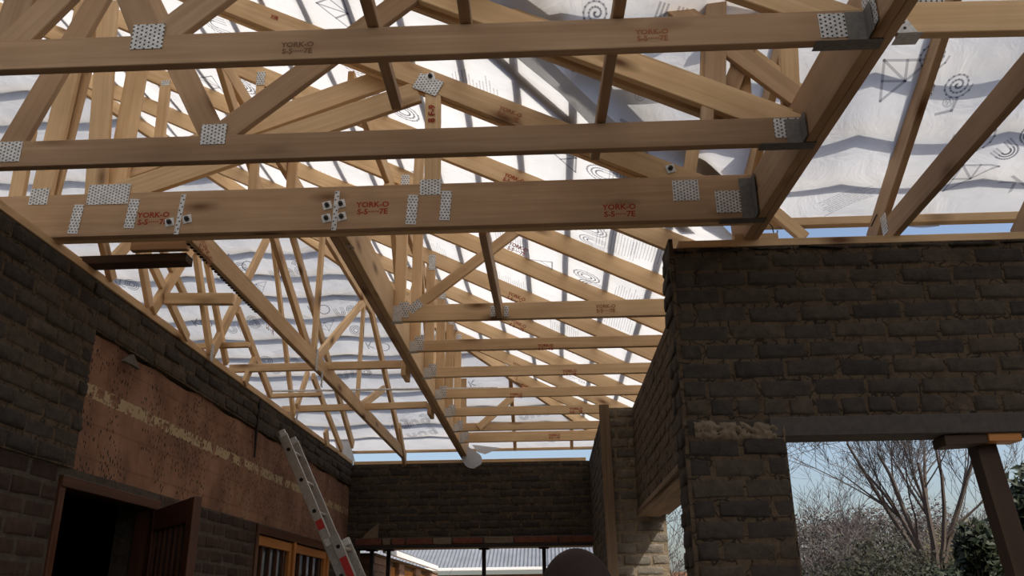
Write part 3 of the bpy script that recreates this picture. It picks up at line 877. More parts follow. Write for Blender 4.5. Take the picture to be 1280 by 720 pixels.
for i, off in enumerate((.10, -.13)):
    a_ = Vector((.95 + off, 4.15 - off, 0)); b_ = Vector((-3.4 + off, -.2 - off, 0))
    for p in (a_, b_): p.z = max(zr(p.x), z2(p.y)) + .05
    tag(beam('valley_board', a_, b_, .11, .022, UP, 'batten'), ('board above the underlay along the valley, on the half truss side', 'board above the underlay along the valley, on the upper right side')[i], 'timber', 'valley boards')
tag(beam('eaves_batten', (-2.6, 10.56, 3.325), (1.1, 10.56, 3.325), .05, .04, UP, 'pine'), 'timber edge of the roof outside the far wall, sky above the wall', 'batten')
tag(beam('eaves_batten', (1.08, 4.165, 3.365), (5.6, 4.165, 3.365), .05, .045, UP, 'pine'), 'timber edge of the roof outside the near right wall, sun on its top', 'batten')

# --- printing on the underlay
def print_on(sheet_o, fn, pts_mesh, X, Y, ang, sx=1, swap=None, mat='print'):
    """lay a flat mesh onto the underside of the sheet: local (a,b) -> plan offset, 2 mm under the skin"""
    bm = bmesh.new(); bm.from_mesh(pts_mesh); bpy.data.meshes.remove(pts_mesh)
    bmesh.ops.triangulate(bm, faces=bm.faces[:])
    for _ in range(2):
        ed = [e for e in bm.edges if e.calc_length() > .05]
        if ed: bmesh.ops.subdivide_edges(bm, edges=ed, cuts=2)
        bmesh.ops.triangulate(bm, faces=bm.faces[:])
    ca, sa = math.cos(ang), math.sin(ang)
    for v in bm.verts:
        a, b = v.co.x * sx, v.co.y
        x, y = X + a * ca - b * sa, Y + a * sa + b * ca
        v.co = (x, y, fn(x, y) - .003)
    me = bpy.data.meshes.new('print'); bm.to_mesh(me); bm.free()
    return link('printed_lettering', me, M[mat], sheet_o)
def strokes(lines, wd):
    bm = bmesh.new()
    for l in lines:
        for (x0, y0), (x1, y1_) in zip(l, l[1:]):
            d = Vector((x1 - x0, y1_ - y0)); nn = Vector((-d.y, d.x)).normalized() * wd / 2; e = d.normalized() * wd / 2
            q = [(x0 + nn.x - e.x, y0 + nn.y - e.y), (x0 - nn.x - e.x, y0 - nn.y - e.y), (x1 - nn.x + e.x, y1_ - nn.y + e.y), (x1 + nn.x + e.x, y1_ + nn.y + e.y)]
            bm.faces.new([bm.verts.new((*p, 0)) for p in q])
    me = bpy.data.meshes.new('s'); bm.to_mesh(me); bm.free()
    return me
def arc(cx, cy, r, a0, a1, n=14): return [(cx + r * math.cos(math.radians(a0 + (a1 - a0) * i / n)), cy + r * math.sin(math.radians(a0 + (a1 - a0) * i / n))) for i in range(n + 1)]
def truss_logo(s, wd):
    a, b, c = (-s, 0), (s, 0), (0, s * 1.05)
    return strokes([[a, b, c, a], [(0, 0), c], [(0, 0), (s * .5, s * .52)], [(0, 0), (-s * .5, s * .52)]], wd)
def bubble(word, s, wd, rings=3):
    """rounded letters n u g o s drawn as parallel lines"""
    L = []; x = 0
    for ch in word:
        for k in range(rings):
            r = s * (.5 - .15 * k)
            if ch == 'n': L.append([(x - r, -s * .5)] + arc(x, 0, r, 180, 0) + [(x + r, -s * .5)])
            if ch == 'u': L.append([(x - r, s * .5)] + arc(x, 0, r, 180, 360) + [(x + r, s * .5)])
            if ch == 'g': L.append(arc(x, .1 * s, r, 0, 360)); L.append([(x + r, .5 * s)] + [(x + r, -.5 * s)] + arc(x, -.5 * s, r, 0, -150))
            if ch == 'o': L.append(arc(x, 0, r, 0, 360))
            if ch == 's': L.append(arc(x, .25 * s, r * .6, 20, 270) + arc(x, -.25 * s, r * .6, 90, -160))
        x += s * 1.25
    return strokes(L, wd)
def spiral(s, wd): return strokes([[(s * (1 - t / 40) * math.cos(t * .45), s * (1 - t / 40) * math.sin(t * .45)) for t in range(38)]], wd)
def fine(w_, h_, n, seed):
    """rows of tiny unreadable lettering"""
    r = random.Random(seed); L = []; n = int(n * 1.6)
    for i in range(n):
        y = h_ * (.5 - i / (n - 1)); x = -w_ / 2 + r.uniform(0, .05)
        e = w_ / 2 * r.uniform(.4, 1)
        while x < e:
            k = r.uniform(.008, .03); L.append([(x, y), (x + k, y)]); x += k + .008
    return strokes(L, .005)
def sheet_at(px, py, which):
    d = ray(px, py)
    if which == 'r': s = (3.428 + TAN * .7 - CAM.z - TAN * CAM.x) / (d.z + TAN * d.x)
    if which == 'b': s = (3.428 + TAN * 10.15 - CAM.z) / (d.z + TAN * d.y)
    if which == '2': s = (3.428 + TAN * 3.9 - CAM.z) / (d.z + TAN * d.y)
    p = CAM + d * s; return p.x, p.y
R90 = math.pi / 2
for px, kind, ang in (((1130, 95), 'logo', 2.2), ((1195, 95), 'spiral', 0), ((1183, 118), 'reg', 2.6), ((1187, 128), 'chev', 2.2), ((1197, 172), 'K', 0), ((1222, 168), 'O', 0), ((1258, 190), 'nug', -.9), ((1215, 232), 'logo', 2.5), ((1268, 240), 'K', 2.2),
                      ((1062, 262), 'fine', -.6), ((835, 20), 'n', .3), ((745, 12), 'spiral', 0), ((790, 150), 'chev', 1.0), ((800, 112), 'reg', 0), ((720, 70), 'spiral', 0), ((1165, 60), 'spiral', 0)):
    X, Y = sheet_at(*px, '2')
    me = {'logo': lambda: truss_logo(.13, .012), 'spiral': lambda: spiral(.065, .009), 'reg': lambda: text_mesh('®', .07), 'chev': lambda: strokes([[(-.05, .03), (0, 0), (.05, .04)]], .014), 'K': lambda: text_mesh('K', .17), 'O': lambda: strokes([arc(0, 0, .075, 0, 360)], .012),
          'nug': lambda: bubble('nug', .10, .009), 'n': lambda: bubble('n', .12, .01), 'fine': lambda: fine(.3, .1, 6, 3)}[kind]()
    print_on(S_2, mem_2, me, X, Y, ang, mat='print_light')
k = 0
for px, kind, ang in (((435, 15), 'logo', R90), ((270, 28), 'nug', R90), ((275, 108), 'logo', R90), ((303, 103), 'o', R90), ((230, 150), 'fine', R90), ((340, 138), 'nug', R90), ((505, 140), 'o', R90), ((300, 62), 'fine', R90), ((30, 130), 'o', R90), ((60, 130), 'nug', R90),
                      ((720, 195), 'logo', R90), ((752, 215), 'nug', R90), ((790, 225), 'fine', R90), ((545, 225), 'logo', R90), ((540, 310), 'fine', R90), ((740, 300), 'nug', R90), ((770, 300), 'fine', R90), ((815, 312), 'fine', R90), ((690, 335), 'logo', R90), ((733, 343), 'o', R90), ((738, 355), 'n', R90), ((790, 372), 'fine', R90), ((705, 412), 'fine', R90),
                      ((770, 400), 'fine', R90), ((640, 355), 'fine', R90), ((710, 480), 'nug', R90), ((640, 300), 'fine', R90), ((400, 220), 'fine', R90), ((185, 130), 'n', R90), ((465, 130), 'nug', R90), ((595, 115), 'fine', R90)):
    X, Y = sheet_at(*px, 'r'); k += 1
    me = {'logo': lambda: truss_logo(.15, .010), 'o': lambda: bubble('o', .17, .010), 'nug': lambda: bubble('nug', .15, .009), 'n': lambda: bubble('n', .15, .009), 'fine': lambda: fine(.36, .22, 9, k)}[kind]()
    print_on(S_R, mem_r, me, X, Y, ang, -1, mat='print_light' if kind in ('fine', 'nug') else 'print')
for px, kind in (((285, 320), 'K'), ((310, 332), 'O'), ((345, 342), 'nug'), ((320, 355), 'logo'), ((165, 354), 'o'), ((150, 354), 'K'), ((245, 402), 'K'), ((258, 404), 'O'), ((290, 410), 'nug'), ((390, 384), 'K'), ((405, 386), 'O'), ((425, 390), 'nug'), ((405, 402), 'logo'), ((333, 450), 'o'), ((345, 462), 'nug'), ((372, 475), 'fine'), ((445, 412), 'o'), ((462, 430), 'K'), ((480, 432), 'O'), ((440, 370), 'fine'), ((360, 440), 'fine'),
                 ((500, 522), 'fine'), ((482, 535), 'nug'), ((505, 530), 'nug'), ((590, 485), 'fine'), ((655, 520), 'nug'), ((690, 557), 'nug'), ((430, 470), 'nug'), ((515, 545), 'nug'), ((590, 478), 'K'), ((440, 498), 'O'), ((275, 345), 'nug'), ((380, 315), 'fine')):
    X, Y = sheet_at(*px, 'b')
    me = {'logo': lambda: truss_logo(.14, .010), 'o': lambda: bubble('o', .16, .010), 'O': lambda: strokes([arc(0, 0, .07, 0, 360)], .012), 'K': lambda: text_mesh('K', .17), 'nug': lambda: bubble('nug', .13, .009), 'fine': lambda: fine(.4, .14, 6, int(px[0]))}[kind]()
    for v in me.vertices: v.co *= .8
    print_on(S_B, mem_b, me, X, Y, -.25, mat='print_light' if kind in ('nug', 'fine', 'logo') else 'print')

# loose ends of underlay at the far eaves
def flap(label, pts, curl=.05):
    bm = bmesh.new(); n_ = 8; V = {}
    a, b, c, d = [Vector(p) for p in pts]
    for i in range(n_ + 1):
        for j in range(n_ + 1):
            s, t = i / n_, j / n_
            p = (a * (1 - s) + b * s) * (1 - t) + (d * (1 - s) + c * s) * t
            p.y -= curl * math.sin(math.pi * s) * (.4 + .6 * t) + .01 * noise.noise(p * 9)
            V[i, j] = bm.verts.new(p)
    for i in range(n_):
        for j in range(n_): bm.faces.new((V[i, j], V[i + 1, j], V[i + 1, j + 1], V[i, j + 1]))
    return tag(link('underlay_flap', finish(bm, True), M['membrane']), label, 'roof underlay')
bm = bmesh.new(); V = {}
for i in range(13):
    t = i / 12
    cx, cy = 577 + 20 * t ** 1.2, 553 + 30 * t
    hw = 3.5 + 9 * math.sin(min(1, t * 1.15) * math.pi * .5) ** 2 * (1 if t < .6 else max(.05, 1 - ((t - .6) / .4) ** 2.2) ** .5)
    for j in range(5):
        q = (j / 2 - 1) * hw
        V[i, j] = bm.verts.new(AY(cx + q * .85, cy - q * .5, 10.0 - .05 * math.sin(math.pi * t)))
for i in range(12):
    for j in range(4): bm.faces.new((V[i, j], V[i + 1, j], V[i + 1, j + 1], V[i, j + 1]))
tag(link('underlay_flap', finish(bm, True), M['membrane']), 'white tongue of underlay hanging over the far wall at the girder end', 'roof underlay')
flap('white corner of underlay drooping right of the hanging tongue', [AY(590, 556, 10.3), AY(626, 560, 10.35), AY(606, 568, 10.3), AY(598, 566, 10.3)], .02)
flap('grey crumpled underlay edge drooping at the left end of the far wall', [AY(415, 540, 10.25), AY(436, 548, 10.25), AY(444, 577, 10.25), AY(425, 577, 10.25)], .06)
flap('cream underlay edge hanging behind the forked truss on the near right wall', [AY(1150, 195, 4.13), AY(1160, 175, 4.0), AY(1175, 282, 4.17), AY(1130, 282, 4.17)], -.02)

# thin binding wires
bm = bmesh.new(); pts = [AY(*p, 4.0) for p in ((1109, 240), (1103, 256), (1094, 272), (1089, 283))]; tube_bm(bm, pts, .0035, 5)
tag(link('binding_wire', finish(bm), M['wire']), 'thin dark wire hanging left of the forked truss heel', 'wire')
bm = bmesh.new(); pts = [AY(*p, 4.05) for p in ((958, 276), (965, 283), (967, 291), (971, 295), (972, 288))]; tube_bm(bm, pts, .003, 5)
tag(link('binding_wire', finish(bm), M['wire']), 'thin dark wire curling up beside the girder end', 'wire')

# ================================================================== JOINERY IN THE LEFT WALL
d1 = struct(bpy.data.objects.new('door_1', None)); COL.objects.link(d1); d1.matrix_basis = Matrix.Translation((LW, 4.6, 0))
FX = LW - .03
def jx(name, lo, hi, mat='meranti', parent=None, bevel=.004):
    """joinery box with the grain along its longest side"""
    lo, hi = Vector(lo), Vector(hi); c = (lo + hi) / 2; s = hi - lo
    ax = max(range(3), key=lambda i: s[i])
    e = Vector((0, 0, 0)); e[ax] = s[ax] / 2
    n = [EX, EY, UP][(ax + 1) % 3]; y = n.cross(e.normalized())
    wd = abs(y.dot(s)); t = abs(n.dot(s))
    return beam(name, c - e, c + e, wd, t, n, mat, parent)
jx('door_frame', (LW - .10, 4.045, 0), (LW + .012, 4.095, 2.115), parent=d1)
jx('door_frame', (LW - .10, 5.085, 0), (LW + .012, 5.135, 2.115), parent=d1)
jx('door_frame', (LW - .10, 4.045, 2.065), (LW + .02, 5.135, 2.118), parent=d1)
# open leaf
hp = Vector((LW + .03, 5.08, 0)); fp = Vector((-1.745, 4.40, 0))
dl = (fp - hp); WL = dl.length; du = dl.normalized(); dn = Vector((du.y, -du.x, 0))
leaf = bpy.data.objects.new('door_leaf', None); COL.objects.link(leaf); leaf.parent = d1
LM = Matrix((du, dn, UP)).transposed().to_4x4(); LM.translation = hp
leaf.matrix_basis = d1.matrix_basis.inverted() @ LM
def lf(name, lo, hi, mat='meranti'):
    lo, hi = Vector(lo), Vector(hi); s = hi - lo; ax = max(range(3), key=lambda i: s[i])
    bm = bmesh.new(); c = (lo + hi) / 2
    perm = [ax, (ax + 1) % 3, (ax + 2) % 3]
    h = [s[p] / 2 for p in perm]
    box_bm(bm, (-h[0], -h[1], -h[2]), h)
    R3 = Matrix.Identity(3)
    for i, p in enumerate(perm): 
        for r in range(3): R3[r][i] = 1 if r == p else 0
    m = R3.to_4x4(); m.translation = c
    return link(name, finish(bm, bevel=.003), M[mat], leaf, LM @ m)
lf('stile', (0, 0, .01), (.10, .042, 2.05)); lf('stile', (WL - .10, 0, .01), (WL, .042, 2.05))
lf('rail', (.10, .002, 1.93), (WL - .10, .040, 2.05)); lf('rail', (.10, .002, .9), (WL - .10, .040, 1.02)); lf('rail', (.10, .002, .01), (WL - .10, .040, .2))
for k in range(7):
    a = .12 + (WL - .24) * k / 6
    lf('bar', (a - .011, .008, 1.02), (a + .011, .034, 1.93)); lf('panel_board', (a - .05, .012, .2), (a + .05, .03, .9))
lf('glass', (.10, .018, 1.02), (WL - .10, .022, 1.93), 'glass_dark')
bm = bmesh.new(); tube_bm(bm, [LM @ Vector((WL - .05, .042, 1.05)), LM @ Vector((WL - .05, .095, 1.05)), LM @ Vector((WL - .16, .1, 1.05))], .009, 8)
link('door_handle', finish(bm, True), M['galv'], leaf)
# window
w1_ = struct(bpy.data.objects.new('window_1', None)); COL.objects.link(w1_); w1_.matrix_basis = Matrix.Translation((LW, 8.1, .9))
W0, W1 = 6.95, 9.35
jx('window_frame', (LW - .09, W0, 2.085), (LW + .015, W1, 2.15), 'meranti', w1_)
jx('window_frame', (LW - .09, W0, .9), (LW + .03, W1, .96), 'meranti', w1_)
for y in (W0, 8.02, W1 - .06): jx('window_frame', (LW - .09, y, .96), (LW + .01, y + .07, 2.085), 'orange_wood' if y > 7.5 else 'meranti', w1_)
for a, b in ((W0 + .07, 8.02), (8.09, W1 - .06)):
    sh = jx('sash', (LW - .06, a, 2.0), (LW - .01, b, 2.075), 'orange_wood', w1_)
    jx('sash', (LW - .06, a, .97), (LW - .01, b, 1.06), 'orange_wood', w1_)
    for y in (a, b - .07): jx('sash', (LW - .058, y, 1.06), (LW - .012, y + .07, 2.0), 'orange_wood', w1_)
    for k in range(1, 5):
        y = a + (b - a) * k / 5
        jx('glazing_bar', (LW - .05, y - .012, 1.06), (LW - .02, y + .012, 2.0), 'meranti', w1_)
    jx('pane', (LW - .045, a + .05, 1.02), (LW - .040, b - .05, 2.04), 'glass_dark', w1_)

# bits of old render and a bracket on the panel
bm = bmesh.new()
pts = [AX(*p, LW + .01) for p in ((150, 451), (163, 443), (171, 462), (160, 455))]
f_ = bm.faces.new([bm.verts.new(p) for p in pts]); r_ = bmesh.ops.extrude_face_region(bm, geom=[f_])
for v in r_['geom']:
    if isinstance(v, bmesh.types.BMVert): v.co.x += .02
tag(link('render_patch', finish(bm), M['concrete']), 'small pale wedge of mortar stuck on the brown panel', 'mortar')

# red and brown bricks lying on edge over the far opening
pos = 0
labs = []
xs0 = AY(478, 676, 10.15).x; xs1 = AY(757, 676, 10.15).x
seg = [(445, 478, 2), (479, 489, 0), (490, 507, 2), (508, 541, 2), (542, 565, 0), (566, 604, 2), (605, 642, 0), (643, 698, 2), (699, 752, 2)]
MB = [M['mortar_lump'], M['face_brick'], brick_mat('old_red_brick', (.13, .045, .03), (.16, .06, .04), (.19, .075, .05)), M['cement_brick']]
for i, (a, b, mi) in enumerate(seg):
    p, q = AY(a, 676, 10.15), AY(b, 676, 10.15)
    bm = bmesh.new(); vs = box_bm(bm, (p.x + .004, 10.10, 2.187), (q.x - .004, 10.168, 2.255))
    rr = random.Random(i)
    for v in vs: v.co += Vector((rr.uniform(-.006, .006), rr.uniform(-.004, .004), rr.uniform(0, .006)))
    tag(link('loose_brick', finish(bm, bevel=.004), MB[mi]), '%s brick from the left on the ledge under the far wall' % ['first', 'second', 'third', 'fourth', 'fifth', 'sixth', 'seventh', 'eighth', 'last'][i], 'brick', 'bricks on the ledge under the far wall')
bm = bmesh.new()
pts = [AY(*p, 10.14) for p in ((452, 674), (463, 663), (474, 654), (473, 673))]
f_ = bm.faces.new([bm.verts.new(p) for p in pts]); r_ = bmesh.ops.extrude_face_region(bm, geom=[f_])
for v in r_['geom']:
    if isinstance(v, bmesh.types.BMVert): v.co.y -= .04
tag(link('slate_offcut', finish(bm, bevel=.004), M['mortar_lump']), 'pointed grey brown offcut leaning in the far left corner', 'offcut')
for i, (x, lb) in enumerate(((465, 'thin steel post under the far wall, first from the left corner'), (486, 'thin steel post under the far wall, second from the left corner'), (605, 'thin steel post under the middle of the far wall'), (680, 'thin steel post under the far wall beside the bald head'))):
    p = AY(x, 690, 10.28)
    bm = bmesh.new(); box_bm(bm, (p.x - .022, 10.26, 0), (p.x + .022, 10.30, 2.15)); box_bm(bm, (p.x - .06, 10.22, 2.135), (p.x + .06, 10.34, 2.146)); box_bm(bm, (p.x - .06, 10.22, 0), (p.x + .06, 10.34, .01))
    tag(link('steel_post', finish(bm, bevel=.002), M['steel_dark']), lb, 'post', 'steel posts under the far wall')

# vertical plank on the pier, prop in the right opening
tag(beam('plank', (.525, 7.375, .5), (.505, 7.375, 3.14), .085, .04, NY, 'old_wood'), 'weathered upright plank fixed to the left edge of the dark pier', 'timber')
tag(beam('formwork_board', (.87, 4.2, 2.205), (.83, 7.38, 2.205), .2, .02, UP, 'old_wood'), 'board under the return wall over the side opening', 'timber')
prop = tag(beam('timber_prop', AY(1224, 548, 3.97), AY(1300, 800, 3.97), .09, .09, NY, 'dark_wood'), 'leaning dark timber prop in the right opening', 'prop')
tag(beam('head_board', (1.745, 3.92, 2.168), (1.93, 3.92, 2.176), .13, .045, UP, 'dark_wood'), 'dark board wedged under the lintel on top of the prop', 'timber')
tag(beam('timber_offcut', (1.932, 3.90, 2.185), (2.075, 3.90, 2.185), .05, .10, NY, 'orange_wood'), 'end of timber on the board above the prop, sunlight put into its orange', 'timber')  # orange base colour stands in for sun on the timber end
# mortar bed squeezed out over the pier
bm = bmesh.new(); V = {}
p0, p1 = AY(868, 536, 3.84), AY(981, 540, 3.84)
for i in range(61):
    for k in range(13):
        q = p0 + (p1 - p0) * (i / 60); z = (k / 12 - .5) * .085
        e = 1 - abs(2 * k / 12 - 1) ** 3
        d = .030 * e * (.55 + .8 * noise.noise(Vector((i * .22, k * .30, 3))) + .5 * noise.noise(Vector((i * .7, k * .7, 8))))
        V[i, k] = bm.verts.new((q.x, 3.852 - max(0, d), q.z + z * (1 + .3 * noise.noise(Vector((i * .15, 0, 5))))))
for i in range(60):
    for k in range(12): bm.faces.new((V[i, k], V[i + 1, k], V[i + 1, k + 1], V[i, k + 1]))
struct(link('trim_5', finish(bm, True), M['mortar_lump']))

# ================================================================== LADDER
lad = thing('extension_ladder', 'aluminium extension ladder leaning on the left wall with red stickers', 'ladder', (-1.1, 7.3, 0))
top = Vector((-2.20, 7.12, 2.885)); YO = .34
dirl = (AY(425, 720, 7.15) - AY(352, 545, 7.15)).normalized()
def rail(name, s0, s1, off, yo, mat='alu'):
    nrm = Vector((dirl.z, 0, -dirl.x)); nrm = nrm if nrm.x > 0 else -nrm
    return beam(name, top + dirl * s0 + nrm * off + EY * yo, top + dirl * s1 + nrm * off + EY * yo, .075, .026, EY, mat, lad)
nrm = Vector((-dirl.z, 0, dirl.x)); nrm = nrm if nrm.x > 0 else -nrm
Ltot = top.z / -dirl.z
rail('rail', 0, 1.75, 0, 0); rail('rail', 0, 1.75, 0, YO)
rail('rail', .95, Ltot, -.0 + .07, -.035); rail('rail', .95, Ltot, .07, YO + .035)
def rung(s, off, y0, y1_):
    bm = bmesh.new(); c = top + dirl * s + nrm * off
    tube_bm(bm, [c + EY * y0, c + EY * y1_], .016, 8)
    r = link('rung', finish(bm), M['alu'], lad)
    bm = bmesh.new(); tube_bm(bm, [c + EY * (y0 - .016), c + EY * y0], .017, 8)
    link('end_cap', finish(bm), M['black'], r)
for k in range(6): rung(.14 + .28 * k, 0, 0, YO)
for k in range(8):
    if 1.05 + .28 * k < Ltot: rung(1.05 + .28 * k, .07, -.035, YO + .035)
for s0, s1, off, yo, nm in ((.78, .86, 0, -.0145, 'sticker'), (1.14, 1.42, .07, -.0495, 'sticker')):
    beam(nm, top + dirl * s0 + nrm * off + EY * yo, top + dirl * s1 + nrm * off + EY * yo, .058, .002, EY, 'red', lad)
me = text_mesh('LADDER', .05)
for yo in (0, YO):
    beam('rail_cap', top + nrm * -.02 + EY * yo - dirl * .01, top + nrm * .03 + EY * yo - dirl * .01, .06, .03, EY, 'galv', lad)
for yo in (-.02, YO + .02): beam('guide_bracket', top + dirl * .98 + EY * yo + nrm * -.02, top + dirl * .98 + EY * yo + nrm * .1, .06, .03, EY, 'galv', lad)
bpy.data.meshes.remove(me)

# ================================================================== PERSON (only the crown of the head is in the photo)
def skin_mesh(verts, edges, radii, root, sub=2):
    me = bpy.data.meshes.new('skin'); me.from_pydata(verts, edges, [])
    o = bpy.data.objects.new('tmp', me); COL.objects.link(o)
    md = o.modifiers.new('s', 'SKIN'); md.use_smooth_shade = True
    sv = me.skin_vertices[0].data
    for i, r in enumerate(radii):
        sv[i].radius = r if isinstance(r, tuple) else (r, r); sv[i].use_root = i == root
    ss = o.modifiers.new('u', 'SUBSURF'); ss.levels = sub; ss.render_levels = sub
    dg = bpy.context.evaluated_depsgraph_get(); dg.update()
    out = bpy.data.meshes.new_from_object(o.evaluated_get(dg))
    bpy.data.objects.remove(o); bpy.data.meshes.remove(me)
    return out
PX, PY = .05, 1.70
def person():
    V = []; E = []; Rr = []
    def add(p, r, par=None):
        V.append((PX + p[0], PY + p[1], p[2])); Rr.append(r)
        if par is not None: E.append((par, len(V) - 1))
        return len(V) - 1
    pel = add((0, 0, .84), (.15, .11)); ab = add((0, .01, .98), (.14, .10), pel); ch = add((0, .0, 1.16), (.165, .115), ab); up = add((0, -.01, 1.28), (.13, .085), ch)
    nk = add((0, 0, 1.355), .052, up)
    for s in (-1, 1):
        hpj = add((s * .09, 0, .78), .095, pel); kn = add((s * .10, .02, .44), .062, hpj); an = add((s * .105, -.01, .085), .042, kn); add((s * .115, .15, .035), .036, an)
        sh = add((s * .17, -.01, 1.255), .062, up); el = add((s * .225, -.03, .99), .044, sh); wr_ = add((s * .235, .06, .765), .029, el)
        pm = add((s * .237, .085, .70), (.034, .022), wr_)
    for s in (-1, 1):
        pass
    body = skin_mesh(V, E, Rr, 0)
    # head : sculpted ellipsoid joined to the same mesh with face features
    bm = bmesh.new(); bm.from_mesh(body); bpy.data.meshes.remove(body)
    k = len(bm.verts)
    s = bmesh.ops.create_icosphere(bm, subdivisions=5, radius=1)
    for v in s['verts']:
        x, y, z = v.co
        zz = z * (.118 if z > 0 else .125)
        wx_ = .078 * (1 - .20 * max(0, -z) ** 1.5); yy = y * (.098 - .012 * max(0, -z))
        p = Vector((x * wx_, yy, zz))
        f = max(0, y)
        p.y += .020 * math.exp(-((x / .16) ** 2 + ((z + .22) / .16) ** 2)) * f * 1.2      # nose
        p.y -= .012 * f * (math.exp(-(((abs(x) - .38) / .16) ** 2 + ((z + .02) / .12) ** 2)))  # eye sockets
        p.y += .006 * f * math.exp(-((x / .3) ** 2 + ((z + .56) / .07) ** 2)) - .004 * f * math.exp(-((x / .3) ** 2 + ((z + .56) / .018) ** 2))  # lips
        p.y += .010 * f * math.exp(-((x / .3) ** 2 + ((z + .85) / .15) ** 2))             # chin
        v.co = p + Vector((PX + .0, PY - .005, 1.487))
    for sx in (-1, 1):
        e = bmesh.ops.create_icosphere(bm, subdivisions=3, radius=1)
        for v in e['verts']: v.co = Vector((v.co.x * .010 + sx * .079, v.co.y * .020 + .004 * v.co.z, v.co.z * .032)) + Vector((PX, PY - .012, 1.475))
        # five fingers rooted in the palm
        for fi in range(5):
            bx = Vector((PX + sx * .237, PY + .085, .69))
            if fi < 4:
                a = bx + Vector((0, -.024 + .016 * fi, -.01)); L_ = (.062, .074, .070, .055)[3 - fi]
                pts = [a, a + Vector((-sx * .004, .004, -L_ * .5)), a + Vector((-sx * .014, .006, -L_ * .8)), a + Vector((-sx * .024, .006, -L_))]
                tube_bm(bm, pts, [.0095, .009, .008, .006], 8)
            else:
                a = bx + Vector((-sx * .005, .03, .02)); tube_bm(bm, [a, a + Vector((-sx * .012, .022, -.028)), a + Vector((-sx * .02, .026, -.055))], [.012, .0105, .007], 8)
    p = link('person', finish(bm, True), M['skin'])
    return tag(p, 'person with a bald dark head, just the crown showing at the bottom edge', 'person')
per = person()
def garment(name, V, E, Rr, root=0):
    V = [(PX + a, PY + b, c) for a, b, c in V]
    return link(name, skin_mesh(V, E, Rr, root), M['cloth'], per)
garment('shirt', [(0, 0, .90), (0, .01, 1.0), (0, 0, 1.16), (0, -.01, 1.275), (-.17, -.01, 1.25), (-.215, -.025, 1.06), (.17, -.01, 1.25), (.215, -.025, 1.06)], [(0, 1), (1, 2), (2, 3), (3, 4), (4, 5), (3, 6), (6, 7)],
        [(.17, .125), (.16, .12), (.18, .13), (.145, .10), .078, .068, .078, .068])
garment('trousers', [(0, 0, .90), (0, 0, .82), (-.09, 0, .76), (-.10, .02, .44), (-.105, -.005, .12), (.09, 0, .76), (.10, .02, .44), (.105, -.005, .12)], [(0, 1), (1, 2), (2, 3), (3, 4), (1, 5), (5, 6), (6, 7)],
        [(.165, .125), (.165, .13), .112, .082, .07, .112, .082, .07])

# ================================================================== OUTSIDE
def gen_tree(seed, base, stems, h, spread, r0, depth, twig_n, lean=(0, 0), tw=.0035, th=0):
    """bare deciduous tree: trunk mesh and twig mesh"""
    rnd = random.Random(seed)
    bt, bw = bmesh.new(), bmesh.new()
    base = Vector(base)
    def branch(p, d, L, r, lev):
        pts = [p]; n_ = 4; q = p.copy(); dd = d.copy()
        for i in range(n_):
            dd = (dd + Vector((rnd.uniform(-1, 1), rnd.uniform(-1, 1), rnd.uniform(-.5, .9))) * .16).normalized()
            q = q + dd * L / n_; pts.append(q.copy())
        rr = [max(tw, r * (1 - .6 * i / n_)) for i in range(n_ + 1)]
        tube_bm(bt if r > .014 else bw, pts, rr, 5 if r > .02 else 3, cap=False)
        if lev >= depth: return
        for k in range(rnd.randint(*twig_n)):
            i = rnd.randint(1, n_)
            side = Vector((rnd.uniform(-1, 1), rnd.uniform(-1, 1), rnd.uniform(-.2, .8))).normalized()
            nd = ((pts[i] - pts[i - 1]).normalized() * .75 + side * .75).normalized()
            branch(pts[i], nd, L * rnd.uniform(.5, .8), rr[i] * rnd.uniform(.42, .65), lev + 1)
    if th:
        tube_bm(bt, [base, base + Vector((.05, 0, th * .5)), base + Vector((0, 0, th))], [r0 * 2.2, r0 * 1.9, r0 * 1.7], 8)
        base = base + Vector((0, 0, th - .06))
    for s in range(stems):
        a = 2 * math.pi * s / stems + rnd.uniform(-.4, .4)
        d = Vector((math.cos(a) * spread + lean[0], math.sin(a) * spread * .7 + lean[1], 1)).normalized()
        branch(base + Vector((math.cos(a) * .1, math.sin(a) * .1, 0)), d, h * rnd.uniform(.75, 1.05), r0 * rnd.uniform(.7, 1), 0)
    return finish(bt), finish(bw)
def tree(label, *a, group=None, **k):
    t = thing('bare_tree', label, 'tree', a[1], group)
    m1, m2 = gen_tree(*a, **k)
    link('trunk', m1, M['bark'], t); link('twigs', m2, M['twig'], t)
    return t
b0 = AY(1168, 722, 14.0)
TG = 'bare trees in the garden'
tree('big bare multi-stemmed tree in the right opening, left of the prop', 21, (b0.x, 14.0, -.1), 7, 2.1, .42, .062, 5, (3, 4), group=TG, tw=.003, th=2.1)
for i, (px, Y, seed, h, lb) in enumerate(((1010, 19, 5, 1.75, 'grey twiggy tree at the left edge of the right opening'), (1080, 23, 6, 2.1, 'hazy grey tree behind, left of the big bare tree'), (1255, 21, 7, 2.4, 'grey tree behind the leaning prop'), (1150, 27, 9, 2.4, 'hazy tree straight behind the big bare tree'),
                                        (812, 17, 8, 2.3, 'pale twiggy tree in the narrow gap beside the sunlit pier'), (1330, 26, 10, 3.0, 'hazy tree at the far right beyond the prop'), (1040, 30, 12, 2.3, 'faintest grey tree in the left of the right opening'))):
    p = AY(px, 720, Y)
    tree(lb, seed, (p.x, Y, -.1), 3, h, .22, .04, 5, (3, 4), group=TG, tw=.0045)
p = AY(590, 720, 17)
tree('bare tree in front of the grey roof beyond the far wall', 31, (p.x + .6, 16, -.1), 3, 1.35, .5, .05, 3, (2, 3), group=TG)
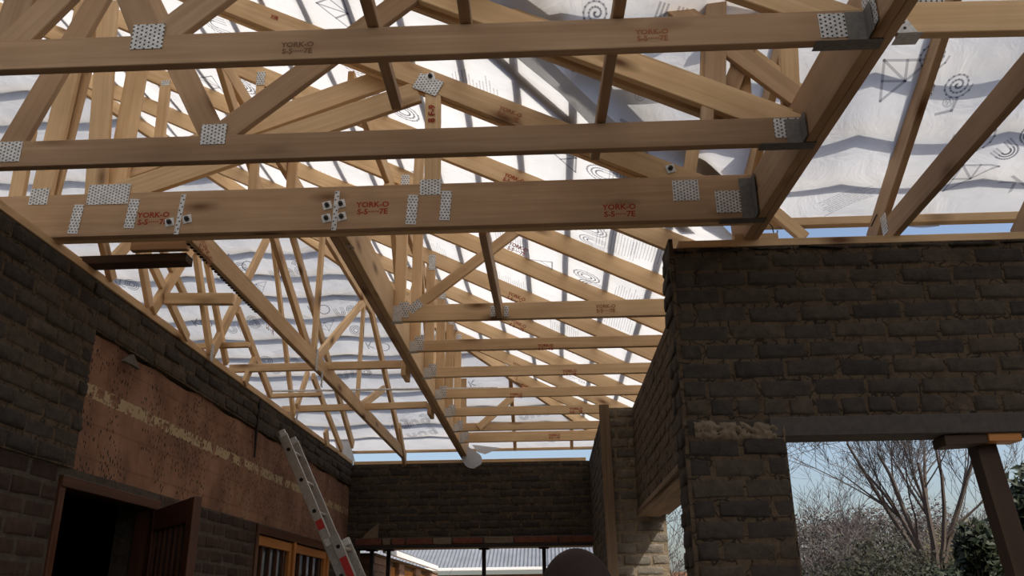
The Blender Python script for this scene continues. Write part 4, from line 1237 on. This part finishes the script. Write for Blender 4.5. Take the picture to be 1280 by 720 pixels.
def bush(label, c, rad, n_, mat, seed, size=.06, group='evergreen shrubs in the garden'):
    rnd = random.Random(seed); bm = bmesh.new()
    for i in range(n_):
        d = Vector((rnd.gauss(0, 1), rnd.gauss(0, 1), rnd.gauss(0, 1))).normalized()
        r = rnd.uniform(.55, 1) * (1 + .35 * noise.noise(d * 2.2 + Vector((seed, 0, 0))))
        p = Vector((c[0] + d.x * rad[0] * r, c[1] + d.y * rad[1] * r, max(.02, c[2] + d.z * rad[2] * r)))
        a = Vector((rnd.uniform(-1, 1), rnd.uniform(-1, 1), rnd.uniform(-1, 1))).normalized(); b = a.orthogonal().normalized()
        s = size * rnd.uniform(.6, 1.4)
        vs = [bm.verts.new(p + a * s), bm.verts.new(p + b * s * .45), bm.verts.new(p - a * s), bm.verts.new(p - b * s * .45 + a.cross(b) * s * .2)]
        bm.faces.new(vs)
    t = thing('evergreen_shrub', label, 'shrub', (c[0], c[1], 0), group)
    link('foliage', finish(bm), M[mat], t)
    bm = bmesh.new()
    for k in range(5):
        a = k * 1.3; tube_bm(bm, [(c[0] + .05 * math.cos(a), c[1] + .05 * math.sin(a), -.1), (c[0] + rad[0] * .4 * math.cos(a), c[1] + rad[1] * .4 * math.sin(a), c[2])], [.04, .015], 5)
    link('stem', finish(bm), M['bark'], t)
    return t
def bpx(px, py, Y): q = AY(px, py, Y); return (q.x, Y, q.z)
bush('olive green shrub low in the right opening, left of the big bare tree', bpx(1110, 760, 12.5), (.95, .9, 1.0), 9000, 'leaf_olive', 1, .032)
bush('dark shrub low at the left of the right opening', bpx(1035, 790, 15), (1.1, .8, 1.2), 6000, 'leaf_olive', 2, .032)
bush('dark glossy shrub beside the leaning prop on its left', bpx(1222, 690, 11), (.26, .3, .36), 900, 'leaf', 3, .07)
bush('tall dark evergreen shrub right of the leaning prop', bpx(1312, 665, 12), (.62, .6, .85), 3200, 'leaf', 4, .085)
bush('dry yellow green shrub behind the big bare tree', bpx(1215, 730, 20), (1.1, .8, 1.2), 9000, 'leaf_dry', 5, .04)
bush('dark shrub at the bottom right corner of the opening', bpx(1235, 745, 12), (.9, .6, .5), 2600, 'leaf', 6, .06)

bush('low purple grey brushwood hedge behind the trees in the right opening', bpx(1110, 700, 27), (5.5, .8, 1.6), 32000, 'brush', 8, .055, 'hedges in the garden')
# neighbour house seen under the far wall
h1 = thing('outbuilding', 'brick outbuilding with orange windows and white fascia beyond the far wall', 'building', (-2.2, 14, 0))
bm = bmesh.new(); HX = -2.05
ylist = [10.9, 11.3, 12.3, 12.75, 13.9, 14.4, 15.5, 16.6]
def hb(lo, hi, mat, nm): 
    bm = bmesh.new(); box_bm(bm, lo, hi); return link(nm, finish(bm, bevel=.004), M[mat], h1)
hb((HX - .24, 10.5, 0), (HX, 16.6, .9), 'face_brick', 'wall')
for a, b in ((10.5, 11.3), (12.3, 12.75), (13.9, 14.4), (15.5, 16.6)):
    bmh = bmesh.new(); rr = random.Random(int(a * 10))
    z = .9
    while z < 2.1:
        off = rr.uniform(0, .02)
        box_bm(bmh, (HX - .24, a, z), (HX + rr.uniform(0, .012), b, min(z + .075, 2.1))); z += .086
    box_bm(bmh, (HX - .235, a + .002, .9), (HX - .004, b - .002, 2.1))
    link('brick_pier', finish(bmh), brick_mat('outbuilding_brown_brick', (.20, .12, .08), (.27, .16, .11), (.32, .2, .14)), h1)  # brown brick, tone varies from piece to piece
for a, b in ((11.3, 12.3), (12.75, 13.9), (14.4, 15.5)):
    hb((HX - .14, a, 2.04), (HX - .08, b, 2.1), 'old_wood', 'window_head')
    wn = hb((HX - .12, a, .9), (HX - .10, b, 2.04), 'glass_dark', 'window')
    for k in range(9):
        y = a + (b - a) * k / 8
        bm = bmesh.new(); box_bm(bm, (HX - .10, y - .03, .9), (HX - .05, y + .03, 2.04)); link('window_bar', finish(bm), M['bright_orange'], wn)
hb((HX - .3, 10.5, 2.1), (HX + .02, 16.6, 2.13), 'old_wood', 'soffit')
hb((HX + .10, 10.5, 2.13), (HX + .14, 15.6, 2.20), 'white_paint', 'fascia')
def corr(nm, parent, o, u, v, L, W, pitch=.09, amp=.018):
    """corrugated sheet: ribs run along v"""
    o, u, v = Vector(o), Vector(u).normalized(), Vector(v); n_ = u.cross(v).normalized()
    bm = bmesh.new(); k = int(L / pitch * 6); A = []; B = []
    for i in range(k + 1):
        s = L * i / k; d = n_ * amp * math.sin(2 * math.pi * s / pitch)
        A.append(bm.verts.new(o + u * s + d)); B.append(bm.verts.new(o + u * s + d + v))
    for i in range(k): bm.faces.new((A[i], A[i + 1], B[i + 1], B[i]))
    return link(nm, finish(bm, True), M['corrugated'], parent)
corr('roof_sheet', h1, (HX + .14, 10.5, 2.2), EY, (-3.2, 0, 1.0), 5.2, 1)
h2 = thing('garage', 'low building with grey corrugated roof and white gutter beyond the far wall', 'building', (0, 20, 0))
def hb2(lo, hi, mat, nm):
    bm = bmesh.new(); box_bm(bm, lo, hi); return link(nm, finish(bm, bevel=.004), M[mat], h2)
ed = AY(620, 711, 19.0)
hb2((-4.0, 19.4, 0), (4.0, 22.5, ed.z - .1), 'panel', 'wall')
hb2((-4.2, 19.0, ed.z - .03), (1.2, 19.08, ed.z + .03), 'white_paint', 'gutter')
corr('roof_sheet', h2, (-4.2, 19.05, ed.z + .02), EX, (0, 2.6, 1.0), 5.6, 1, .085, .02)
